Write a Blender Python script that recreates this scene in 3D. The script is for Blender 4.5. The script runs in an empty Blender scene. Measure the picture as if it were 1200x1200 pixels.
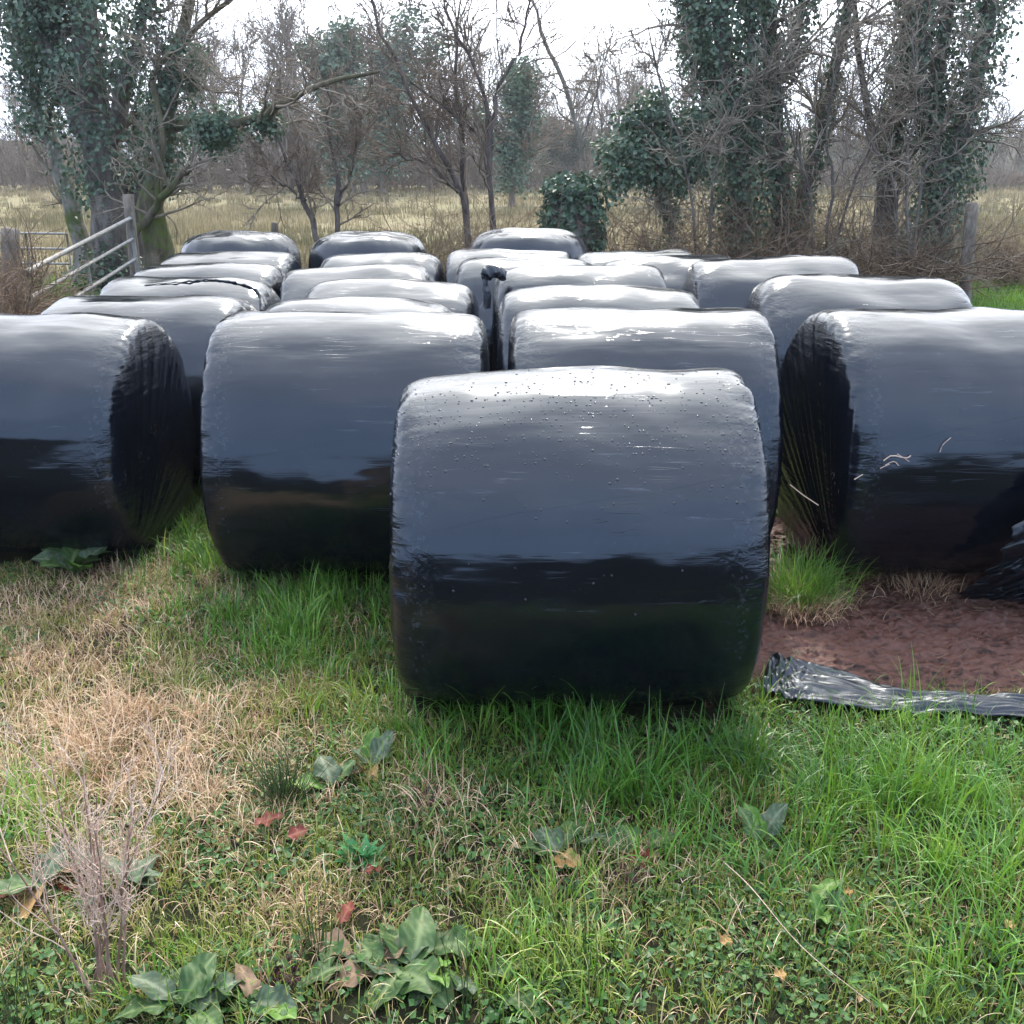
import bpy, math, random
import numpy as np
from math import radians, sin, cos, tan, atan, pi

SC = bpy.context.scene
COL = SC.collection
rng = np.random.default_rng(11)
random.seed(5)

# ------------------------------------------------------------------ camera
CAMH = 1.85
PITCH = 18.65
FPX = 1200.0
cam_d = bpy.data.cameras.new("camera")
cam = bpy.data.objects.new("camera", cam_d)
COL.objects.link(cam)
cam.location = (0, 0, CAMH)
cam.rotation_euler = (radians(90 - PITCH), 0, 0)
cam_d.sensor_width = 36
cam_d.lens = 36 * FPX / 1200
cam_d.clip_start = 0.05
cam_d.clip_end = 1500
SC.camera = cam
CP, SP = cos(radians(PITCH)), sin(radians(PITCH))

def P(px, py, Y):
    """world point at distance Y that is seen at photo point px, py"""
    z = CAMH - Y * tan(radians(PITCH) + atan((py - 600) / FPX))
    dep = Y * CP + (CAMH - z) * SP
    return np.array([(px - 600) / FPX * dep, Y, z])

def G(px, py, z=0.0):
    """ground point seen at photo point px, py"""
    a = radians(PITCH) + atan((py - 600) / FPX)
    Y = (CAMH - z) / tan(a)
    dep = Y * CP + (CAMH - z) * SP
    return np.array([(px - 600) / FPX * dep, Y, z])

def proj(x, y, z=0.0):
    dep = y * CP + (CAMH - z) * SP
    dep = np.maximum(dep, 0.05)
    up = (z - CAMH) * CP + y * SP
    return 600 + FPX * x / dep, 600 - FPX * up / dep

# ------------------------------------------------------------------ noise
_perm = np.random.default_rng(3).permutation(256)
_perm = np.concatenate([_perm, _perm, _perm])
_g = np.random.default_rng(4).normal(size=(256, 3))
_g /= np.linalg.norm(_g, axis=1)[:, None]
def noise3(x, y, z):
    x = np.asarray(x, float); y = np.asarray(y, float) + 0 * x; z = np.asarray(z, float) + 0 * x
    xi = np.floor(x).astype(int); yi = np.floor(y).astype(int); zi = np.floor(z).astype(int)
    xf, yf, zf = x - xi, y - yi, z - zi
    u = xf * xf * xf * (xf * (xf * 6 - 15) + 10); v = yf * yf * yf * (yf * (yf * 6 - 15) + 10); w = zf * zf * zf * (zf * (zf * 6 - 15) + 10)
    def gr(a, b, c):
        h = _perm[_perm[_perm[(xi + a) & 255] + ((yi + b) & 255)] + ((zi + c) & 255)]
        g = _g[h]
        return g[..., 0] * (xf - a) + g[..., 1] * (yf - b) + g[..., 2] * (zf - c)
    x00 = gr(0,0,0) * (1-u) + gr(1,0,0) * u; x10 = gr(0,1,0) * (1-u) + gr(1,1,0) * u
    x01 = gr(0,0,1) * (1-u) + gr(1,0,1) * u; x11 = gr(0,1,1) * (1-u) + gr(1,1,1) * u
    return ((x00 * (1-v) + x10 * v) * (1-w) + (x01 * (1-v) + x11 * v) * w) * 1.6
def fbm(x, y, z=0.0, o=4):
    s = 0; a = 1.0; f = 1.0
    for i in range(o):
        s = s + a * noise3(np.asarray(x) * f + 7.3 * i, np.asarray(y) * f + 3.1 * i, np.asarray(z) * f + 1.7 * i); a *= 0.5; f *= 2.03
    return s
def sstep(a, b, x):
    t = np.clip((x - a) / (b - a), 0, 1); return t * t * (3 - 2 * t)

# ------------------------------------------------------------------ objects
def tag(o, label=None, cat=None, group=None, kind=None):
    if label: o["label"] = label
    if cat: o["category"] = cat
    if group: o["group"] = group
    if kind: o["kind"] = kind
    return o
def empty(name, loc=(0, 0, 0)):
    o = bpy.data.objects.new(name, None); COL.objects.link(o); o.location = [float(c) for c in loc]
    o.empty_display_size = 0.1
    return o
def mesh_np(name, V, F, mat=None, parent=None, smooth=True, attrs=None, mats=None, midx=None):
    """V (n,3); F (m,k) array of equal-sized faces, or a list of such arrays"""
    me = bpy.data.meshes.new(name)
    Fs = F if isinstance(F, list) else [F]
    Fs = [np.asarray(f, np.int32) for f in Fs if len(f)]
    V = np.asarray(V, np.float32)
    me.vertices.add(len(V)); me.vertices.foreach_set("co", V.ravel())
    nl = sum(f.size for f in Fs); nf = sum(len(f) for f in Fs)
    me.loops.add(nl); me.polygons.add(nf)
    me.loops.foreach_set("vertex_index", np.concatenate([f.ravel() for f in Fs]))
    sizes = np.concatenate([np.full(len(f), f.shape[1], np.int32) for f in Fs])
    st = np.zeros(nf, np.int32); st[1:] = np.cumsum(sizes)[:-1]
    me.polygons.foreach_set("loop_start", st)
    try: me.polygons.foreach_set("loop_total", sizes)
    except Exception: pass
    me.polygons.foreach_set("use_smooth", np.full(nf, smooth, bool))
    if attrs:
        for k, a in attrs.items():
            at = me.attributes.new(k, 'FLOAT', 'POINT'); at.data.foreach_set("value", np.asarray(a, np.float32))
    me.update(calc_edges=True); me.validate()
    if mat: me.materials.append(mat)
    o = bpy.data.objects.new(name, me); COL.objects.link(o)
    if parent: o.parent = parent
    return o
def center_origin(o, base):
    """move the mesh so that the object's origin is at base"""
    me = o.data; n = len(me.vertices)
    co = np.empty(n * 3, np.float32); me.vertices.foreach_get("co", co)
    co = co.reshape(-1, 3) - np.asarray(base, np.float32)
    me.vertices.foreach_set("co", co.ravel()); me.update()
    o.location = [float(c) for c in base]
    return o

# ------------------------------------------------------------------ node helpers
def newmat(name):
    m = bpy.data.materials.new(name); m.use_nodes = True
    nt = m.node_tree; nt.nodes.clear()
    out = nt.nodes.new('ShaderNodeOutputMaterial')
    return m, nt, out
def N(nt, t, **kw):
    n = nt.nodes.new(t)
    for k, v in kw.items():
        if k.startswith('_'): setattr(n, k[1:], v)
        else:
            try: n.inputs[k.replace('__', ' ')].default_value = v
            except Exception: n.inputs[k].default_value = v
    return n
def L(nt, a, b): nt.links.new(a, b)
def ramp(nt, fac, stops, interp='LINEAR'):
    r = nt.nodes.new('ShaderNodeValToRGB'); r.color_ramp.interpolation = interp
    el = r.color_ramp.elements
    while len(el) < len(stops): el.new(0.5)
    for e, (p, c) in zip(el, stops):
        e.position = p; e.color = (*c, 1) if len(c) == 3 else c
    if fac is not None: L(nt, fac, r.inputs[0])
    return r
def math_n(nt, op, a, b=None, c=None):
    n = nt.nodes.new('ShaderNodeMath'); n.operation = op
    for i, v in enumerate((a, b, c)):
        if v is None: continue
        if isinstance(v, (int, float)): n.inputs[i].default_value = v
        else: L(nt, v, n.inputs[i])
    return n.outputs[0]
def mixc(nt, fac, a, b, mode='MIX'):
    n = nt.nodes.new('ShaderNodeMix'); n.data_type = 'RGBA'; n.blend_type = mode
    for i, v in ((0, fac), (6, a), (7, b)):
        if isinstance(v, (int, float)): n.inputs[i].default_value = v
        elif isinstance(v, tuple): n.inputs[i].default_value = (*v, 1) if len(v) == 3 else v
        else: L(nt, v, n.inputs[i])
    return n.outputs[2]
def noise_n(nt, vec, scale, detail=4, rough=0.55, dist=0.0):
    n = N(nt, 'ShaderNodeTexNoise', Scale=scale, Detail=detail, Roughness=rough, Distortion=dist)
    if vec is not None: L(nt, vec, n.inputs['Vector'])
    return n.outputs['Fac']
def mapping(nt, vec, scale=(1, 1, 1), rot=(0, 0, 0), loc=(0, 0, 0)):
    n = nt.nodes.new('ShaderNodeMapping'); n.inputs['Scale'].default_value = scale
    n.inputs['Rotation'].default_value = rot; n.inputs['Location'].default_value = loc
    L(nt, vec, n.inputs['Vector']); return n.outputs[0]
def texco(nt, which='Object'):
    return nt.nodes.new('ShaderNodeTexCoord').outputs[which]

def leaf_mat(name, stops, rough=0.5, trans=0.3, attr='rnd', spec=0.4, tipmix=None, patch=None):
    """foliage: colour from a per-leaf number, with light passing through"""
    m, nt, out = newmat(name)
    a = N(nt, 'ShaderNodeAttribute', _attribute_name=attr)
    r = ramp(nt, a.outputs['Fac'], stops)
    col = r.outputs[0]
    if tipmix:
        t = N(nt, 'ShaderNodeAttribute', _attribute_name='tip')
        f = ramp(nt, t.outputs['Fac'], tipmix[1])
        col = mixc(nt, f.outputs[0], col, tipmix[0])
    b = N(nt, 'ShaderNodeBsdfPrincipled', Roughness=rough)
    b.inputs['Specular IOR Level'].default_value = spec
    L(nt, col, b.inputs['Base Color'])
    if trans > 0:
        tr = nt.nodes.new('ShaderNodeBsdfTranslucent')
        tc = mixc(nt, 0.35, col, (0.35, 0.5, 0.05), 'MIX') if trans > .25 else col
        L(nt, tc, tr.inputs[0])
        mx = nt.nodes.new('ShaderNodeMixShader'); mx.inputs[0].default_value = trans
        L(nt, b.outputs[0], mx.inputs[1]); L(nt, tr.outputs[0], mx.inputs[2])
        L(nt, mx.outputs[0], out.inputs[0])
    else: L(nt, b.outputs[0], out.inputs[0])
    return m

def bark_mat(name, c0, c1, c2, scale=9.0, moss=None):
    m, nt, out = newmat(name)
    o = texco(nt)
    v = mapping(nt, o, (1, 1, .35))
    n1 = noise_n(nt, v, scale, 6, .65)
    r = ramp(nt, n1, [(.3, c0), (.5, c1), (.72, c2)])
    col = r.outputs[0]
    if moss:
        n2 = noise_n(nt, o, 2.2, 5, .6)
        f = ramp(nt, n2, [(.45, (0, 0, 0)), (.56, (1, 1, 1))])
        sep = nt.nodes.new('ShaderNodeSeparateXYZ'); L(nt, o, sep.inputs[0])
        h = ramp(nt, math_n(nt, 'MULTIPLY', sep.outputs[2], .5), [(.45, (1, 1, 1)), (.9, (.15, .15, .15))])
        col = mixc(nt, math_n(nt, 'MULTIPLY', f.outputs[0], h.outputs[0]), col, moss)
    b = N(nt, 'ShaderNodeBsdfPrincipled', Roughness=.9)
    b.inputs['Specular IOR Level'].default_value = .2
    L(nt, col, b.inputs['Base Color'])
    bp = N(nt, 'ShaderNodeBump', Strength=.7, Distance=.03); L(nt, n1, bp.inputs['Height']); L(nt, bp.outputs[0], b.inputs['Normal'])
    L(nt, b.outputs[0], out.inputs[0])
    return m

# ------------------------------------------------------------------ world and sun
SUN_EL, SUN_AZ = 46.0, 4.0            # sun ahead of the camera, a little to the right
w = bpy.data.worlds.new("World"); SC.world = w; w.use_nodes = True
nt = w.node_tree; nt.nodes.clear()
wo = nt.nodes.new('ShaderNodeOutputWorld'); bg = nt.nodes.new('ShaderNodeBackground')
sky = nt.nodes.new('ShaderNodeTexSky'); sky.sky_type = 'NISHITA'; sky.sun_disc = False
sky.sun_elevation = radians(SUN_EL); sky.sun_rotation = radians(SUN_AZ)
sky.air_density = 1.0; sky.dust_density = 1.5; sky.ozone_density = 1.5
gen = nt.nodes.new('ShaderNodeTexCoord').outputs['Generated']
nrm = nt.nodes.new('ShaderNodeVectorMath'); nrm.operation = 'NORMALIZE'; L(nt, gen, nrm.inputs[0])
dotn = nt.nodes.new('ShaderNodeVectorMath'); dotn.operation = 'DOT_PRODUCT'
L(nt, nrm.outputs[0], dotn.inputs[0])
sd = (sin(radians(SUN_AZ)) * cos(radians(SUN_EL)), cos(radians(SUN_AZ)) * cos(radians(SUN_EL)), sin(radians(SUN_EL)))
dotn.inputs[1].default_value = sd
glow = ramp(nt, math_n(nt, 'MULTIPLY_ADD', dotn.outputs['Value'], .5, .5),
            [(0.0, (5.6, 8.4, 13.8)), (.40, (8.0, 10.4, 15.0)), (.62, (11.2, 13.0, 16.8)), (.85, (14.5, 15.8, 18.5)), (1.0, (38, 38, 38))])
sepw = nt.nodes.new('ShaderNodeSeparateXYZ'); L(nt, nrm.outputs[0], sepw.inputs[0])
zc = math_n(nt, 'ADD', math_n(nt, 'MAXIMUM', sepw.outputs[2], 0.0), .25)
dv = nt.nodes.new('ShaderNodeVectorMath'); dv.operation = 'DIVIDE'; L(nt, nrm.outputs[0], dv.inputs[0])
cb = nt.nodes.new('ShaderNodeCombineXYZ'); [L(nt, zc, cb.inputs[i]) for i in range(3)]
L(nt, cb.outputs[0], dv.inputs[1])
cn = noise_n(nt, dv.outputs[0], 1.3, 5, .55)
cl = ramp(nt, cn, [(.30, (.72, .72, .72)), (.55, (1, 1, 1))])
skymix = mixc(nt, cl.outputs[0], sky.outputs[0], glow.outputs[0])
L(nt, skymix, bg.inputs[0]); bg.inputs[1].default_value = 0.12
L(nt, bg.outputs[0], wo.inputs[0])

sl = bpy.data.lights.new("sun", 'SUN'); sun = bpy.data.objects.new("sun", sl); COL.objects.link(sun)
sl.energy = 3.3; sl.angle = radians(6.0); sl.color = (1.0, .94, .84)
sun.rotation_euler = (radians(90 - SUN_EL), 0, radians(180 - SUN_AZ))
# the lamp shines along its local -Z: from (sd) towards the scene
from mathutils import Vector
sun.rotation_euler = Vector(sd).to_track_quat('Z', 'Y').to_euler()

# ------------------------------------------------------------------ ground
def ground_z(x, y):
    near = 1 - sstep(14, 22, y)
    z = .05 * fbm(x * .35, y * .35, 0, 3) + .015 * fbm(x * 2.3, y * 2.3, 5, 3) * near
    z = z * (1 - .5 * sstep(20, 60, y)) - 0.05 * sstep(1, 3, y) * 0
    return z
def mud_mask(x, y):
    """1 inside the bare earth"""
    d = fbm(x * 2.2, y * 2.2, 9, 3) * .12
    m = sstep(.72, .95, x + d) * sstep(3.30, 3.52, y + d * .6 - .05 * (x - 1)) * (1 - sstep(5.0, 5.5, y + d))
    return m

def build_ground():
    def axis(n, near, far, k):
        t = np.linspace(-1, 1, n); return np.sinh(t * k) / np.sinh(k) * far
    xs = axis(421, 4, 420, 6.6)
    t = np.linspace(0, 1, 420)
    ys1 = np.linspace(.6, 8, 300); ys2 = 8 + np.sinh(np.linspace(0, 1, 160)[1:] * 4.5) / np.sinh(4.5) * 412
    ys0 = -np.sinh(np.linspace(1, 0, 40) * 5) / np.sinh(5) * 300 + .55
    ys = np.concatenate([ys0, ys1, ys2])
    X, Y = np.meshgrid(xs, ys)
    Z = ground_z(X, Y) - .09 * sstep(.02, .3, mud_mask(X, Y))
    V = np.stack([X, Y, Z], -1).reshape(-1, 3)
    nx, ny = len(xs), len(ys)
    i = np.arange(ny - 1)[:, None] * nx + np.arange(nx - 1)[None]
    F = np.stack([i, i + 1, i + nx + 1, i + nx], -1).reshape(-1, 4)
    m, nt, out = newmat("soil and turf")
    o = texco(nt)
    n1 = noise_n(nt, o, 1.3, 5, .6); n2 = noise_n(nt, o, 14, 6, .65); n3 = noise_n(nt, o, 70, 5, .7)
    a = ramp(nt, n2, [(.3, (.012, .009, .006)), (.5, (.028, .020, .013)), (.7, (.06, .045, .028))])  # ground tones darkened: the grass's self-shadow is put into the colour
    g = ramp(nt, n3, [(.3, (.008, .013, .005)), (.55, (.022, .034, .010)), (.75, (.05, .06, .02))])
    c = mixc(nt, ramp(nt, n1, [(.35, (.25, .25, .25)), (.65, (.8, .8, .8))]).outputs[0], a.outputs[0], g.outputs[0])
    # the rushy field beyond the hedge
    sep = nt.nodes.new('ShaderNodeSeparateXYZ'); L(nt, o, sep.inputs[0])
    ff = ramp(nt, math_n(nt, 'DIVIDE', sep.outputs[1], 40.0), [(.43, (0, 0, 0)), (.52, (1, 1, 1))])
    n4 = noise_n(nt, mapping(nt, o, (1, .6, 1)), .22, 5, .6); n5 = noise_n(nt, o, 2.5, 5, .7)
    f1 = ramp(nt, n5, [(.3, (.12, .10, .055)), (.5, (.19, .155, .085)), (.7, (.26, .215, .125))])
    f2 = ramp(nt, n4, [(.42, (0, 0, 0)), (.6, (.7, .7, .7))])
    fc = mixc(nt, f2.outputs[0], f1.outputs[0], (.19, .18, .09))
    gr = ramp(nt, math_n(nt, 'DIVIDE', math_n(nt, 'ADD', sep.outputs[1], math_n(nt, 'MULTIPLY', sep.outputs[0], .6)), 200.0), [(.60, (0, 0, 0)), (.66, (1, 1, 1))])
    fc = mixc(nt, gr.outputs[0], fc, (.16, .22, .06))
    c = mixc(nt, ff.outputs[0], c, fc)
    b = N(nt, 'ShaderNodeBsdfPrincipled', Roughness=.95); b.inputs['Specular IOR Level'].default_value = .15
    L(nt, c, b.inputs['Base Color'])
    bp = N(nt, 'ShaderNodeBump', Strength=.8, Distance=.02); L(nt, n3, bp.inputs['Height']); L(nt, bp.outputs[0], b.inputs['Normal'])
    L(nt, b.outputs[0], out.inputs[0])
    o = mesh_np("ground", V, F, m); tag(o, kind="structure")
build_ground()

def mud_z(x, y):
    rut = .014 * np.sin((y - .12 * x) * 26 + 1.5 * noise3(x * 1.3, y * 1.3, 2)) * sstep(1.4, 2.2, x)
    clod = np.abs(fbm(x * 5, y * 11, 3, 4)) * .028 - .01
    cl2 = np.maximum(fbm(x * 16, y * 26, 7, 4) - .2, 0) * .03
    return ground_z(x, y) - .012 + rut + clod + cl2
def build_mud():
    xs = np.linspace(.6, 3.4, 620); ys = np.linspace(3.15, 5.6, 480)
    X, Y = np.meshgrid(xs, ys)
    mk = mud_mask(X, Y)
    Z = mud_z(X, Y) - .05 * (1 - sstep(.03, .35, mk))
    V = np.stack([X, Y, Z], -1).reshape(-1, 3)
    nx, ny = len(xs), len(ys)
    i = np.arange(ny - 1)[:, None] * nx + np.arange(nx - 1)[None]
    F = np.stack([i, i + 1, i + nx + 1, i + nx], -1).reshape(-1, 4)
    keep = (mk.reshape(-1)[F] > .02).any(1)
    m, nt, out = newmat("red brown mud")
    o = texco(nt); n1 = noise_n(nt, mapping(nt, o, (.7, 1.7, 1)), 30, 6, .55); n2 = noise_n(nt, o, 2.4, 4, .5)
    c = ramp(nt, n1, [(.36, (.014, .006, .005)), (.43, (.045, .020, .014)), (.49, (.088, .038, .028)), (.7, (.115, .054, .041))])
    c2 = mixc(nt, ramp(nt, n2, [(.4, (0, 0, 0)), (.65, (.6, .6, .6))]).outputs[0], c.outputs[0], (.125, .060, .046))
    b = N(nt, 'ShaderNodeBsdfPrincipled', Roughness=.55); L(nt, c2, b.inputs['Base Color'])
    b.inputs['Specular IOR Level'].default_value = .22
    bp = N(nt, 'ShaderNodeBump', Strength=.8, Distance=.010); L(nt, n1, bp.inputs['Height']); L(nt, bp.outputs[0], b.inputs['Normal'])
    L(nt, b.outputs[0], out.inputs[0])
    o = mesh_np("bare_mud", V, F[keep], m); tag(o, kind="structure")
build_mud()

# ------------------------------------------------------------------ plastic film
def film_mat(name, seedloc=(0, 0, 0), crumple=0.0):
    m, nt, out = newmat(name)
    oi = nt.nodes.new('ShaderNodeObjectInfo')
    o0 = texco(nt)
    off = nt.nodes.new('ShaderNodeVectorMath'); off.operation = 'MULTIPLY_ADD'
    cbn = nt.nodes.new('ShaderNodeCombineXYZ'); [L(nt, oi.outputs['Random'], cbn.inputs[i]) for i in range(3)]
    L(nt, cbn.outputs[0], off.inputs[0]); off.inputs[1].default_value = (31, 17, 23); L(nt, o0, off.inputs[2])
    o = off.outputs[0]
    sep = nt.nodes.new('ShaderNodeSeparateXYZ'); L(nt, o0, sep.inputs[0])
    # barrel-side coordinates: long streaks along the axis; ends: streaks across
    wob = noise_n(nt, mapping(nt, o, (1.3, 2.2, 2.2)), 1.0, 2)
    st_b = noise_n(nt, mapping(nt, o, (.9, 17, 17), (.0, .07, .05)), 1.0, 5, .6, .35)
    st_f = noise_n(nt, mapping(nt, o, (3.2, 85, 85), (.0, -.06, .1)), 1.0, 4, .6, .5)
    st_e = noise_n(nt, mapping(nt, o, (6, 3.0, 26), (.62, 0, 0)), 1.0, 5, .6, .5)
    ax = math_n(nt, 'ABSOLUTE', sep.outputs[0])
    em = ramp(nt, ax, [(.50, (0, 0, 0)), (.56, (1, 1, 1))]).outputs[0]
    shoulder = ramp(nt, ax, [(.40, (0, 0, 0)), (.515, (1, 1, 1)), (.58, (.3, .3, .3))]).outputs[0]
    lowf = noise_n(nt, mapping(nt, o, (2.0, 4.5, 4.5)), 1.0, 3, .5)
    tiny = noise_n(nt, o, 60, 3, .6)
    h = math_n(nt, 'MULTIPLY', lowf, .38)
    side = math_n(nt, 'ADD', math_n(nt, 'MULTIPLY', st_b, .045), math_n(nt, 'MULTIPLY', st_f, .006))
    inv = math_n(nt, 'SUBTRACT', 1.0, em)
    h = math_n(nt, 'ADD', h, math_n(nt, 'MULTIPLY', side, inv))
    h = math_n(nt, 'ADD', h, math_n(nt, 'MULTIPLY', math_n(nt, 'MULTIPLY', st_e, .28), em))
    h = math_n(nt, 'ADD', h, math_n(nt, 'MULTIPLY', math_n(nt, 'MULTIPLY', tiny, .07), shoulder))
    # edges of the overlapping film layers, spiralling slowly round the bale
    th_ = math_n(nt, 'ARCTAN2', math_n(nt, 'SUBTRACT', sep.outputs[2], .6), sep.outputs[1])
    lay = math_n(nt, 'ADD', math_n(nt, 'MULTIPLY', th_, 1.75), math_n(nt, 'ADD', math_n(nt, 'MULTIPLY', sep.outputs[0], .55), math_n(nt, 'ADD', math_n(nt, 'MULTIPLY', oi.outputs['Random'], 9.0), math_n(nt, 'MULTIPLY', wob, .25))))
    h = math_n(nt, 'ADD', h, math_n(nt, 'MULTIPLY', math_n(nt, 'MULTIPLY', math_n(nt, 'FRACT', lay), inv), .035))
    # scattered raised creases
    cr = noise_n(nt, mapping(nt, o, (1.6, 36, 36), (.0, .12, -.08)), 1.0, 2, .5, .3)
    crm = ramp(nt, cr, [(.485, (0, 0, 0)), (.5, (1, 1, 1)), (.515, (0, 0, 0))]).outputs[0]
    gate = ramp(nt, noise_n(nt, mapping(nt, o, (2.6, 3.2, 3.2), (0, 0, 0), (3, 9, 1)), 1.0, 2), [(.58, (0, 0, 0)), (.66, (1, 1, 1))]).outputs[0]
    crg = math_n(nt, 'MULTIPLY', crm, gate)
    h = math_n(nt, 'ADD', h, math_n(nt, 'MULTIPLY', crg, .022))
    if crumple:
        cv = N(nt, 'ShaderNodeTexNoise', Scale=9, Detail=6, Roughness=.65, Distortion=1.2); L(nt, o, cv.inputs['Vector'])
        h = math_n(nt, 'ADD', h, math_n(nt, 'MULTIPLY', cv.outputs['Fac'], crumple))
    bp = N(nt, 'ShaderNodeBump', Strength=.55, Distance=.05); L(nt, h, bp.inputs['Height'])
    # dust and scuffs; shoulder flecks also paint in light caught by fine wrinkles
    d1 = noise_n(nt, mapping(nt, o, (2.2, 60, 60), (0, .05, .05)), 1.0, 4, .7)
    d2 = noise_n(nt, o, 3.1, 4, .6)
    df = math_n(nt, 'MULTIPLY', ramp(nt, d1, [(.60, (0, 0, 0)), (.72, (1, 1, 1))]).outputs[0], ramp(nt, d2, [(.45, (0, 0, 0)), (.62, (1, 1, 1))]).outputs[0])
    df = math_n(nt, 'MULTIPLY', df, .5)
    grit = noise_n(nt, o, 160, 2, .6)
    gf = math_n(nt, 'MULTIPLY', ramp(nt, grit, [(.70, (0, 0, 0)), (.76, (1, 1, 1))]).outputs[0], .3)
    sc = math_n(nt, 'MULTIPLY', math_n(nt, 'MULTIPLY', shoulder, ramp(nt, tiny, [(.5, (0, 0, 0)), (.7, (1, 1, 1))]).outputs[0]), .25)
    fac = math_n(nt, 'MAXIMUM', math_n(nt, 'MAXIMUM', df, gf), sc)
    col = mixc(nt, fac, (.0016, .0028, .0065), (.10, .115, .14))
    b = N(nt, 'ShaderNodeBsdfPrincipled'); L(nt, col, b.inputs['Base Color'])
    b.inputs['IOR'].default_value = 1.58; b.inputs['Specular Tint'].default_value = (.84, .92, 1.0, 1)
    b.inputs['Specular IOR Level'].default_value = .55
    rr = ramp(nt, noise_n(nt, mapping(nt, o, (1.8, 4, 4)), 1.0, 5, .6), [(.38, (.09, .09, .09)), (.55, (.15, .15, .15)), (.68, (.27, .27, .27))])
    rg = math_n(nt, 'ADD', rr.outputs[0], math_n(nt, 'MULTIPLY', fac, .3))
    if crumple: rg = math_n(nt, 'ADD', rg, .24)
    L(nt, rg, b.inputs['Roughness'])
    L(nt, bp.outputs[0], b.inputs['Normal']); L(nt, b.outputs[0], out.inputs[0])
    return m
FILM = film_mat("black stretch film")
FILM2 = film_mat("loose crumpled film", crumple=.16)

def bale_mesh(root, seed, hw=.59, R=.60, near=False, flat=.95, tilt=0.0):
    """a round bale lying on its side, axis along local X, origin at the middle of the base"""
    nt_, ns = (300, 170) if near else (160, 96)
    n = 10.5 + 2.5 * sin(seed * 2.3)
    if near: n = 17
    vv_ = np.random.default_rng(seed + 90); R = R * vv_.uniform(.985, 1.015)
    s = np.linspace(0, pi, ns)
    # even spacing along the outline
    c, d = np.cos(s), np.sin(s)
    px = np.sign(c) * np.abs(c) ** (2 / n); pr = np.abs(d) ** (2 / n)
    seg = np.concatenate([[0], np.cumsum(np.hypot(np.diff(px), np.diff(pr)))])
    sd_ = np.linspace(0, 1, 4000) * pi
    c, d = np.cos(sd_), np.sin(sd_)
    px = np.sign(c) * np.abs(c) ** (2 / n); pr = np.abs(d) ** (2 / n)
    seg = np.concatenate([[0], np.cumsum(np.hypot(np.diff(px), np.diff(pr)))])
    u = np.linspace(0, seg[-1], ns)
    px = np.interp(u, seg, px); pr = np.interp(u, seg, pr)
    pr[0] = pr[-1] = 0.004
    th = np.linspace(0, 2 * pi, nt_, endpoint=False)
    A, TH = np.meshgrid(np.arange(ns), th, indexing='ij')
    bx = px[A] * hw; br = pr[A] * R
    br = br * (1 - .028 * (bx / hw) ** 2 * sstep(.7, 1, pr[A]))          # slight barrel
    # puffed ends
    endm = 1 - sstep(.72, .97, pr[A])
    bx = bx + np.sign(bx) * .015 * endm * (1 - pr[A] ** 2)
    cy, cz = np.cos(TH), np.sin(TH)
    o = seed * 13.7
    # lumps and pleats
    d = (.016 if near else .026) * noise3(bx * 1.7 + o, cy * 1.3, cz * 1.3) + .009 * noise3(bx * 4 + o, cy * 3, cz * 3 + 4)
    d += .0011 * noise3(bx * 1.4 + o, cy * 13, cz * 13)
    sh = sstep(.45, .95, pr[A]) * sstep(.80, .99, np.abs(px[A]))
    d += sh * .0055 * noise3(np.sign(bx) * 3 + o, cy * 11 + .0, cz * 11) + sh * .0022 * noise3(bx * 14 + o, cy * 34, cz * 34)
    rad = br + d * sstep(.02, .5, pr[A])
    y = rad * cy; z = rad * cz
    # end faces: folds fanning from one side of the rim
    fa = .9 + .5 * noise3(o, np.sign(bx) * 5, 0)
    vy = y * np.cos(fa) + z * np.sin(fa); vz = -y * np.sin(fa) + z * np.cos(fa)
    ang = np.arctan2(vz, vy + R * 1.15)
    f = noise3(ang * 15 + o, vy * .7, 2) * .008 + noise3(ang * 38 + o, vy * 1.2, 6) * .0025
    bx = bx + np.sign(bx) * f * sstep(.55, .9, np.abs(px[A])) * sstep(0, .12, 1.02 - pr[A] ** 2)
    # weight: flatten underneath, sag
    z = z * flat
    zc = -.545 * flat / .95
    k = .035
    z = zc + k * np.log1p(np.exp((z - zc) / k))
    y = y * (1 + .03 * (1 - sstep(-.55, 0, z)))
    z = z - z.min() + .0
    z = z + tilt * bx * sstep(.4, 1.1, z)
    V = np.stack([bx, y, z], -1).reshape(-1, 3)
    j = np.arange(nt_); jn = (j + 1) % nt_
    i = np.arange(ns - 1)[:, None]
    F = np.stack([i * nt_ + j, (i + 1) * nt_ + j, (i + 1) * nt_ + jn, i * nt_ + jn], -1)
    k0 = int(np.argmax(pr > .80)); k1 = ns - 1 - k0
    parts = []
    for nm, a, b in (("end_face", 0, k0), ("film_wrap", k0, k1), ("end_face", k1, ns - 1)):
        Fp = F[a:b].reshape(-1, 4)
        ids = np.unique(Fp); remap = np.full(len(V), -1); remap[ids] = np.arange(len(ids))
        parts.append(mesh_np(nm, V[ids], remap[Fp], FILM, root))
    return V.reshape(ns, nt_, 3)

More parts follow.
